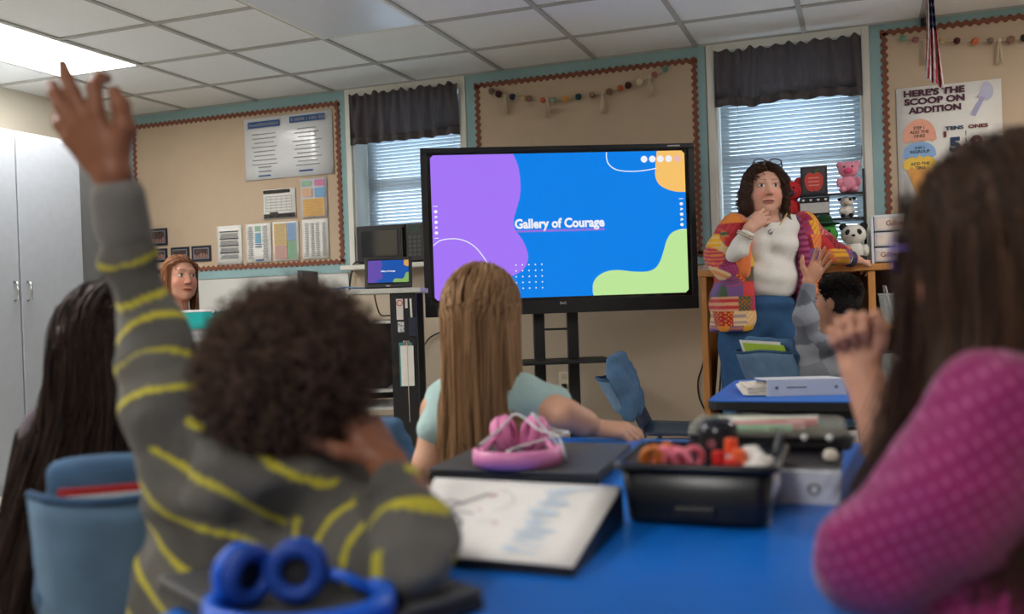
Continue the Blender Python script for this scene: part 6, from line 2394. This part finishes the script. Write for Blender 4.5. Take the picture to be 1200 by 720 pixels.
# ------------------------------------------------------------------ girl in the magenta sweater, fist raised
def make_purple():
    D0 = .97
    Hc = at(1182, 304, D0)
    t = person('child in dotted magenta sweater with long dark brown hair and raised fist', floor_at(1190, 640, D0))
    BF = body_frame(FWD * .8 - RGT * .6)
    R = frame(nrm(FWD * .6 - RGT * .8), UP)
    s = .97
    skin = (206, 152, 126)
    nb = at(1175, 400, D0)
    parts = [head_part(Hc, R, s, .004, skin, neck=(nb, .042, .05))]
    b = Blob()
    W_ = at(1008, 432, 1.2)
    b.chain([at(1190, 560, D0), at(1225, 475, 1.05), at(1150, 580, 1.08), at(1075, 600, 1.12), at(1045, 520, 1.17), W_], [.035, .034, .034, .036, .033, .0235], k=.015)
    hf = nrm(UP + RGT * -.12)
    hn = nrm(CF * .75 + CR * .55)
    ht = nrm(np.cross(hf, hn))
    ht = ht if ht @ RGT > 0 else -ht
    hn = np.cross(ht, hf)
    hn = hn if hn @ CF > 0 else -hn
    hand_blob(b, W_ - UP * .008, hf, hn, ht, .68, ((62, 95, 50), (66, 98, 50), (70, 98, 50), (74, 98, 50)), splay=(.05, .0, -.03, -.08),
              thumb=((.75, .6, -.1), (.97, .2, -.15), (.95, -.1, -.25)))
    parts.append(skin_mesh(b, .0026, skin))
    b = Blob().rc(nb, at(1185, 560, D0), .05, .09).el(at(1185, 600, D0), (.1, .07, .15), BF)
    parts.append(skin_mesh(b, .01, skin))
    add(t, 'body', parts, M_SKIN)
    b = Blob()
    b.el(at(1195, 600, D0), (.125, .09, .17), BF, k=.04).el(at(1210, 740, D0), (.13, .1, .15), BF, k=.05)
    b.rc(at(1165, 484, .91), at(1240, 475, 1.06), .056, .056, k=.04)
    b.chain([at(1172, 495, .9), at(1112, 585, .89), at(1022, 652, .92)], [.06, .056, .049], k=.04)
    b.chain([at(1022, 652, .92), at(1060, 690, 1.02), at(1110, 690, 1.1)], [.047, .04, .034], k=.03)
    b.chain([at(1225, 475, 1.05), at(1150, 580, 1.08), at(1082, 612, 1.12)], [.055, .05, .043], k=.03)
    b.rc(at(1178, 430, D0), at(1185, 470, D0), .055, .08, k=.03)
    m = mat('dotted_magenta_knit', (136, 28, 94), .9, var=.12, scale=120, bump=.2, bscale=400, sheen=.3)
    n, l = m.node_tree.nodes, m.node_tree.links
    tc = n.new('ShaderNodeTexCoord')
    q = 1 / .0155

    def dotn(v):
        k = n.new('ShaderNodeVectorMath')
        k.operation = 'DOT_PRODUCT'
        k.inputs[1].default_value = tuple(v)
        l.new(tc.outputs['Object'], k.inputs[0])
        return k.outputs['Value']
    e1, e2 = (nrm(RGT - FWD * .35) + UP * .6) * q * 1.0, (UP - RGT * .6) * q * 1.0
    cx = n.new('ShaderNodeCombineXYZ')
    l.new(dotn(e1), cx.inputs[0])
    l.new(dotn(e2), cx.inputs[1])
    fr = n.new('ShaderNodeVectorMath')
    fr.operation = 'FRACTION'
    l.new(cx.outputs[0], fr.inputs[0])
    ds = n.new('ShaderNodeVectorMath')
    ds.operation = 'DISTANCE'
    ds.inputs[1].default_value = (.5, .5, 0)
    l.new(fr.outputs[0], ds.inputs[0])
    cr = n.new('ShaderNodeValToRGB')
    cr.color_ramp.elements[0].position = .16
    cr.color_ramp.elements[0].color = (1, 1, 1, 1)
    cr.color_ramp.elements[1].position = .26
    cr.color_ramp.elements[1].color = (0, 0, 0, 1)
    l.new(ds.outputs['Value'], cr.inputs['Fac'])
    mx = n.new('ShaderNodeMix')
    mx.data_type = 'RGBA'
    pr = n['Principled BSDF']
    src = pr.inputs['Base Color'].links[0].from_socket
    ml = n.new('ShaderNodeMath')
    ml.operation = 'MULTIPLY'
    ml.inputs[1].default_value = .36
    l.new(cr.outputs['Color'], ml.inputs[0])
    l.new(ml.outputs[0], mx.inputs[0])
    l.new(src, mx.inputs[6])
    mx.inputs[7].default_value = (*lin((206, 116, 170)), 1)
    l.new(mx.outputs[2], pr.inputs['Base Color'])
    fo, fo2 = folds(40, .005, 31), folds(110, .0016, 33)
    cloth(t, 'sweater', b, .005, (158, 48, 118), lambda P: fo(P) + fo2(P), m)
    seated_legs(t, floor_at(1215, 740, D0), BF, .42, .92, (60, 62, 84))
    cl = [(at(1200, 620, D0), (.13, .1, .16), BF), (at(1190, 478, D0 + .01), (.13, .065, .07), BF)]
    c0, c1 = (26, 17, 14), (92, 64, 46)
    h = long_hair(Hc, R, s, 6000, (.3, .42), c0, c1, 8, thick=.34, m=15, rad=.001, colliders=cl, wave=(.008, 5), clump=.45, clumps=60, back=.4, jitter=.08)
    # locks brought forward over the far shoulder
    g = np.random.default_rng(81)
    n_ = 1300
    guide = np.array([at(1100, 240, .98), at(1088, 330, 1.0), at(1085, 420, 1.02), at(1068, 500, 1.04), at(1022, 595, 1.06)])
    G_ = np.array(smooth_poly(guide, 4))
    m_ = len(G_)
    tt = np.linspace(0, 1, m_)
    o = g.normal(size=(n_, 3)) * np.array([.5, .5, .4])
    A = G_[None] + o[:, None] * (.026 + .004 * tt)[None, :, None] + (.004 * np.sin(5 * tt[None] + g.uniform(0, 6, (n_, 1))))[..., None] * o[:, None]
    A = A + (g.uniform(-.5, 1.4, n_)[:, None] * .03 * tt[None])[..., None] * CR
    h3 = tubes(A, .001, c0, c1, g)
    add(t, 'hair', [scalp_cap(Hc, R, s, (30, 20, 17), 1.06), h, h3], M_HAIR)
    # glasses

    def P(x, y, z):
        return Hc + s * (R @ np.array([x, y, z]))
    mb = MB()
    for q in (-1, 1):
        mb.tube([P(q * .033 + .024 * math.cos(a), .104, .011 + .019 * math.sin(a)) for a in np.arange(18) * math.pi / 9], .0022, 6, closed=True)
        mb.tube([P(q * .057, .103, .016), P(q * .064, .085, .016)], .0022, 6)
    mb.tube([P(-.009, .108, .012), P(.009, .108, .012)], .0022, 6)
    mb.build('glasses', mat('purple_frames', (92, 70, 150), .3), t, smooth=True)


make_purple()

kid_chair('navy chair under the child with light-brown hair', floor_at(566, 600, 2.3), face_yaw(FWD * .9 + RGT * .42), sack=False, sh=.37, top=.58)
kid_chair('navy chair under the curly-haired child', floor_at(262, 760, 1.24), face_yaw(FWD * .97 + RGT * .2), sack=False, sh=.39, top=.59)
kid_chair('navy chair under the child in magenta', floor_at(1222, 740, .97), face_yaw(FWD * .8 - RGT * .6), sack=False, sh=.41, top=.6)

# ------------------------------------------------------------------ teacher in a patchwork jacket
def make_teacher():
    D0 = 4.75
    Hc = at(896, 223, D0)
    t = person('teacher in colourful patchwork jacket, white top and jeans standing by the bookcase', floor_at(893, 570, D0 + .02))
    f = nrm(-FWD * .98 - RGT * .05 + UP * .02)
    R = frame(f, UP + RGT * .03)
    BF = body_frame(-FWD * .98 + RGT * .1)
    s = 1.1
    skin = (218, 168, 146)
    nb = at(900, 262, D0 + .01)
    parts = [head_part(Hc, R, s, .0026, skin, lip=(168, 96, 92), brow=(74, 52, 44), neck=(nb, .052, .062), full=1.08)]
    # hand at the collar
    b = Blob()
    W_ = at(878, 268, 4.56)
    b.chain([at(890, 330, D0), at(862, 270, D0), at(848, 312, 4.68), at(868, 288, 4.58), W_], [.034, .036, .033, .031, .027], k=.015)
    hf = nrm(at(900, 250, 4.56) - W_)
    hn = nrm(-CF * .9 + CU * .3 - CR * .2)
    ht = nrm(np.cross(hf, hn))
    hn = np.cross(ht, hf)
    hn = hn if hn @ CF < 0 else -hn
    ht = ht if ht @ CU > 0 else -ht
    hand_blob(b, W_, hf, hn, ht, .93, ((35, 55, 30), (40, 60, 30), (45, 65, 35), (50, 65, 35)), thumb=((.8, .5, -.3), (.9, .2, -.5), (.9, 0, -.5)))
    parts.append(skin_mesh(b, .0032, skin))
    # hand on the bookcase
    b = Blob()
    W2 = at(1003, 304, 4.9)
    b.chain([at(910, 320, D0), at(942, 268, D0), at(968, 296, 4.8), at(988, 303, 4.86), W2], [.034, .036, .033, .029, .025], k=.015)
    hf = nrm(at(1020, 309, 4.99) - W2)
    hn = nrm(UP * .95 - CF * .25)
    ht = nrm(np.cross(hf, hn))
    hn = np.cross(ht, hf)
    hn = hn if hn[2] > 0 else -hn
    ht = ht if ht @ CF < 0 else -ht
    hand_blob(b, W2, hf, hn, ht, .9, ((35, 50, 25), (38, 52, 25), (40, 54, 25), (42, 54, 25)), thumb=((.75, .6, -.2), (.9, .35, -.3), (.95, .1, -.3)))
    parts.append(skin_mesh(b, .0032, skin))
    b = Blob().rc(nb, at(900, 330, D0 + .02), .06, .1).el(at(898, 360, D0 + .02), (.13, .09, .2), BF)
    parts.append(skin_mesh(b, .012, skin))
    add(t, 'body', parts, M_SKIN)
    # white top
    b = Blob()
    b.el(at(902, 280, D0), (.15, .1, .13), BF, k=.05).el(at(901, 325, D0 - .01), (.155, .125, .13), BF, k=.06)
    for q in (885, 920):
        b.el(at(q, 289, D0 - .06), (.062, .06, .06), BF, k=.04)
    b.rc(at(862, 268, D0 + .02), at(942, 266, D0 + .02), .055, .055, k=.05)
    b.chain([at(862, 270, D0), at(848, 312, 4.68), at(866, 292, 4.59), at(875, 274, 4.565)], [.052, .045, .04, .034], k=.03)
    b.chain([at(942, 268, D0), at(968, 296, 4.8), at(997, 303, 4.885)], [.052, .044, .032], k=.03)
    b.cut(at(900, 353, D0), -UP)
    b.el(at(903, 252, D0 - .045), (.07, .06, .05), BF, k=.02, op=-1)
    fo = folds(40, .004, 41)
    cloth(t, 'white_top', b, .0055, (226, 224, 218), lambda P: fo(P) + .0025 * np.sin(P[:, 2] * 75 + 1.5 * np.sin(P[:, 0] * 14)))
    # jeans
    b = Blob()
    b.el(at(893, 372, D0 + .02), (.185, .135, .13), BF, k=.05)
    b.el(at(899, 356, D0 + .0), (.15, .128, .06), BF, k=.03)
    b.chain([at(866, 395, D0), at(865, 470, D0 - .02), at(862, 556, D0)], [.105, .075, .05], k=.03)
    b.chain([at(921, 395, D0), at(922, 470, D0 - .02), at(926, 556, D0)], [.105, .075, .05], k=.03)
    cloth(t, 'jeans', b, .0085, (44, 82, 122), folds(42, .004, 42), M_DENIMA)
    b = Blob()
    for q in (862, 926):
        p = at(q, 568, D0)
        p[2] = .045
        b.el(p + BF @ np.array([0, .06, 0]), (.048, .13, .045), BF)
    cloth(t, 'shoes', b, .009, (52, 46, 44))
    # jacket: open at the front
    b = Blob()
    SL = [at(861, 266, D0), at(845, 298, 4.7), at(858, 322, 4.64)]
    SR = [at(944, 266, D0), at(968, 292, 4.79), at(986, 301, 4.85)]
    b.chain(SL, [.066, .078, .058], k=.03, tag=1)
    b.el(at(853, 308, 4.66), (.075, .06, .09), BF, k=.03, tag=1)
    b.chain(SR, [.066, .064, .056], k=.03, tag=2)
    for x, w in ((859, .075), (943, .052)):
        b.el(at(x, 275, D0 - .005), (w, .115, .1), BF, k=.04)
        b.bx(at(x, 330, D0 - .01), (w, .125, .25), .05, BF, k=.03)
    b.bx(at(856, 365, D0 - .01), (.082, .13, .13), .05, BF, k=.04)
    b.bx(at(900, 320, D0 + .12), (.17, .03, .3), .03, BF, k=.05)
    b.cut(at(900, 387, D0), -UP)
    pal = [l3(c) for c in ((176, 34, 42), (216, 100, 44), (228, 172, 36), (150, 34, 80), (112, 84, 142), (70, 92, 62), (190, 50, 56), (220, 190, 140), (118, 26, 46), (206, 66, 52), (196, 60, 90), (226, 134, 52))]
    pal = np.array(pal)

    def h2(a, b_, k):
        v = np.sin(a * 127.1 + b_ * 311.7 + k * 74.7) * 43758.5453
        return v - np.floor(v)

    def colf(P):
        g = b.tags(P)
        L = (P - Hc) @ BF
        u, v = L[:, 0] + .35 * L[:, 1], L[:, 2]
        u = np.where(g == 1, u * .8 + v * .5, u)
        v = np.where(g == 1, v * .8 - L[:, 0] * .5, v)
        u = np.where(g == 2, L[:, 0] * .7 - v * .6, u)
        cv = np.floor(v / .072 + .3)
        cu = np.floor(u / .068 + .37 * np.mod(cv, 3))
        i = (h2(cu, cv, 1) * len(pal)).astype(int) % len(pal)
        j = (h2(cu, cv, 2) * len(pal)).astype(int) % len(pal)
        kind = h2(cu, cv, 3)
        st = np.sin(u * 2 * math.pi / .022) * np.sin(v * 2 * math.pi / .02)
        ln = np.sin((u + v) * 2 * math.pi / .026)
        w = np.where(kind < .4, (st > .35) * .75, np.where(kind < .7, (ln > .3) * .6, np.where(kind < .85, .15 + .0 * st, (np.sin(v * 2 * math.pi / .03) > .2) * .6)))
        c = pal[i] * (1 - w[:, None]) + pal[j] * w[:, None]
        # orange cuff band and magenta front band
        lx = L[:, 0]
        front = (g == 0) & (L[:, 1] > .06)
        band = front & (lx < 0) & (np.abs(lx) < .155) & (v < -.1)
        ms = (np.sin(v * 2 * math.pi / .03) > 0)
        c[band] = np.where(ms[band][:, None], l3((140, 36, 84)), l3((178, 84, 130)))
        return c
    fo = folds(38, .006, 43)
    cloth(t, 'patchwork_jacket', b, .0055, colf, fo)
    # orange turned cuff
    b = Blob().rc(at(872, 284, 4.6), at(869, 318, 4.61), .03, .034).rc(at(871, 286, 4.63), at(868, 320, 4.64), .04, .042)
    cloth(t, 'sleeve_cuff', b, .006, (226, 122, 66), folds(50, .003, 3))
    # hair
    cl = [(at(902, 285, D0 + .03), (.2, .12, .12), BF)]
    h = long_hair(Hc, R, s, 3000, (.2, .3), (40, 27, 22), (112, 80, 60), 12, thick=.26, fall=1.3, m=30, rad=.0015, grav=.26, colliders=cl, curl=(.016, 30), clump=.6, clumps=70, back=.3, front=-.3, jitter=.3, keep_face=.07)
    add(t, 'hair', [scalp_cap(Hc, R, s, (44, 30, 25), 1.07), h], M_HAIR)

    def P(x, y, z):
        return Hc + s * (R @ np.array([x, y, z]))
    mb = MB()
    for q in (-1, 1):
        mb.tube([P(q * .034 + .027 * math.cos(a), .07 - .018 * math.sin(a), .118 + .016 * math.sin(a)) for a in np.arange(16) * math.pi / 8], .003, 6, closed=True)
        mb.tube([P(q * .06, .068, .118), P(q * .088, -.02, .075)], .003, 6)
    mb.tube([P(-.008, .07, .118), P(.008, .07, .118)], .003, 6)
    mb.build('sunglasses', mat('tortoise_frames', (50, 40, 48), .2), t, smooth=True)
    for q in (-1, 1):
        MB().tube([P(q * .08 + .004 * q, .004 + .015 * math.sin(a), -.045 + .02 * math.cos(a)) for a in np.arange(16) * math.pi / 8], .002, 6, closed=True).build('hoop_earring', M_CHROME, t, smooth=True)
    M_GOLD = mat('gold_chain', (206, 176, 120), .3, metal=.8)
    nk = [at(x, y, D0 - .1 + .03 * abs(x - 905) / 20) for x, y in ((886, 254), (892, 262), (900, 268), (906, 270), (912, 266), (918, 258), (922, 250))]
    MB().tube(smooth_poly(nk, 3), .0035, 6).build('necklace', M_GOLD, t, smooth=True)
    MB().ell(at(903, 272, D0 - .108), (.012, .006, .014), nu=12, nv=8).build('pendant', M_CHROME, t, smooth=True)
    for W3, ax, n_, c in ((at(874, 274, 4.56), at(880, 262, 4.56) - at(868, 288, 4.58), 2, (196, 186, 170)), (at(996, 303.5, 4.885), W2 - at(988, 303, 4.86), 3, (66, 64, 92))):
        F_ = frame(nrm(ax))
        for k in range(n_):
            c0 = W3 + nrm(ax) * .011 * (k - 1)
            MB().tube([c0 + .037 * (math.cos(a) * F_[:, 0] + math.sin(a) * F_[:, 2]) for a in np.arange(18) * math.pi / 9], .0055, 6, closed=True).build('bracelet', mat('beads_%d' % c[0], c, .3, var=.6, scale=150), t, smooth=True)


make_teacher()


# ------------------------------------------------------------------ boy in the grey hoodie reaching up
def make_grey_boy():
    D0 = 3.95
    Hc = at(981, 356, D0)
    t = person('child with short black hair in grey checked hoodie reaching toward the teacher', floor_at(965, 480, D0))
    BF = body_frame(FWD * .8 - RGT * .4)
    R = frame(nrm(FWD * .72 - RGT * .68 + UP * .1), UP)
    s = .93
    skin = (196, 142, 112)
    nb = at(972, 398, D0)
    parts = [head_part(Hc, R, s, .0038, skin, neck=(nb, .044, .05))]
    b = Blob()
    W_ = at(947, 331, 3.86)
    b.chain([at(965, 440, D0), at(945, 408, D0 - .03), at(944, 372, 3.86), at(946, 345, 3.86), W_], [.034, .034, .024, .0215, .0215])
    hf = nrm(at(962, 306, 3.86) - W_)
    hn = nrm(CR * .3 + CF * .9)
    ht = nrm(np.cross(hf, hn))
    hn = np.cross(ht, hf)
    hn = hn if hn @ CF > 0 else -hn
    ht = ht if ht @ CR < 0 else -ht
    hand_blob(b, W_, hf, hn, ht, .82, ((8, 15, 10), (8, 14, 10), (10, 16, 10), (14, 20, 10)), splay=(.2, .06, -.08, -.22), thumb=((.6, .8, -.1), (.75, .6, -.1), (.85, .4, -.1)))
    parts.append(skin_mesh(b, .0032, skin))
    b = Blob().rc(nb, at(966, 440, D0), .05, .09).el(at(965, 450, D0), (.1, .07, .14), BF)
    parts.append(skin_mesh(b, .01, skin))
    b = Blob()
    Wl = at(1004, 452, 3.66)
    b.chain([at(965, 440, D0), at(999, 408, D0), at(1012, 440, 3.86), at(1006, 447, 3.72), Wl], [.034, .034, .03, .026, .022])
    hand_blob(b, Wl, nrm(-CF + CR * -.2), UP, nrm(-CR), .78, ((20, 30, 20),) * 4)
    parts.append(skin_mesh(b, .004, skin))
    add(t, 'body', parts, M_SKIN)
    b = Blob()
    b.el(at(964, 432, D0), (.14, .095, .155), BF, k=.04).el(at(962, 475, D0), (.135, .105, .1), BF, k=.05)
    b.rc(at(944, 410, D0), at(998, 407, D0), .056, .056, k=.04)
    b.chain([at(945, 408, D0 - .03), at(944, 372, 3.86), at(946.5, 337, 3.86)], [.053, .042, .031], k=.03)
    b.chain([at(999, 408, D0), at(1012, 440, 3.86), at(1006, 449, 3.74)], [.053, .045, .033], k=.03)
    b.chain([at(952, 398, D0 - .07), at(966, 404, D0 - .1), at(986, 400, D0 - .09), at(998, 390, D0 - .04)], [.026, .032, .032, .026], k=.03)
    g0, g1, g2 = l3((142, 146, 154)), l3((92, 96, 106)), l3((118, 122, 132))

    def colf(P):
        L = (P - Hc) @ BF
        u, v = L[:, 0] + .5 * L[:, 2], L[:, 2] - .4 * L[:, 0]
        k = (np.floor(u / .085) + np.floor(v / .085)) % 3
        return np.where((k == 0)[:, None], g0, np.where((k == 1)[:, None], g1, g2))
    cloth(t, 'hoodie', b, .0065, colf, folds(48, .005, 51))
    seated_legs(t, floor_at(960, 480, D0 - .02), body_frame(FWD * .3 + RGT * .95), .42, .92, (54, 88, 122))
    g = np.random.default_rng(52)
    n = 5000
    L = scalp(n, g)
    nr = (L - np.array([0, -.012, .025])) / CRAN ** 2
    nr /= np.linalg.norm(nr, axis=1, keepdims=True)
    topw = np.clip((L[:, 2] - .03) / .05, 0, 1)
    d = nr * .8 + np.array([0, .35, .1]) * topw[:, None] + np.array([0, 0, -.7]) * (1 - topw)[:, None] + .2 * g.normal(size=nr.shape)
    d /= np.linalg.norm(d, axis=1, keepdims=True)
    ln = .007 + .026 * topw
    tt = np.linspace(0, 1, 5)
    A = L[:, None] * 1.02 + d[:, None] * (ln[:, None] * tt[None])[..., None]
    A = Hc + s * A @ R.T
    add(t, 'hair', [scalp_cap(Hc, R, s, (30, 25, 24), 1.05), tubes(A, .0016, (18, 15, 14), (54, 44, 40), g, .5)], M_HAIR)


make_grey_boy()


# ------------------------------------------------------------------ woman seated by the board
def make_woman():
    D0 = 5.0
    Hc = at(211, 326, D0)
    t = person('seated adult with straight auburn hair and rust top by the bulletin board', floor_at(212, 420, D0))
    R = frame(nrm(-FWD * .72 + RGT * .68), UP + RGT * .04)
    BF = body_frame(-FWD * .8 + RGT * .6)
    s = 1.04
    skin = (216, 160, 136)
    nb = at(208, 366, D0 + .01)
    parts = [head_part(Hc, R, s, .0036, skin, brow=(120, 80, 56), neck=(nb, .048, .055))]
    b = Blob().rc(nb, at(208, 430, D0), .055, .1).el(at(208, 440, D0), (.12, .08, .2), BF)
    for q in (-1, 1):
        p = at(208, 400, D0) + BF @ np.array([q * .19, .05, -.16])
        b.chain([at(208, 400, D0), p, p + BF @ np.array([-q * .08, .18, -.06])], [.034, .034, .024], k=.02)
    parts.append(skin_mesh(b, .01, skin))
    add(t, 'body', parts, M_SKIN)
    b = Blob()
    b.el(at(208, 415, D0), (.17, .11, .2), BF, k=.04).el(at(208, 460, D0), (.16, .12, .18), BF, k=.05)
    b.rc(at(208, 383, D0) + BF @ np.array([-.15, 0, 0]), at(208, 383, D0) + BF @ np.array([.15, 0, 0]), .055, .055, k=.05)
    for q in (-1, 1):
        p = at(208, 383, D0) + BF @ np.array([q * .16, 0, 0])
        b.rc(p, p + BF @ np.array([q * .04, .04, -.22]), .055, .045, k=.03)
    cloth(t, 'blouse', b, .008, (168, 74, 50), folds(40, .004, 61))
    seated_legs(t, floor_at(208, 460, D0), BF, .44, 1.1, (60, 62, 72))
    cl = [(at(208, 410, D0), (.18, .12, .2), BF)]
    h = long_hair(Hc, R, s, 2600, (.26, .34), (112, 68, 42), (178, 122, 84), 14, thick=.12, m=13, rad=.0016, colliders=cl, wave=(.003, 5), clump=.5, clumps=40, back=.6, front=-.4, jitter=.05)
    add(t, 'hair', [scalp_cap(Hc, R, s, (104, 66, 44), 1.05), h], M_HAIR)


make_woman()
kid_chair('dark chair under the seated adult by the bulletin board', floor_at(208, 460, 5.03), face_yaw(-FWD * .8 + RGT * .6), sack=False, sh=.43, top=.8)
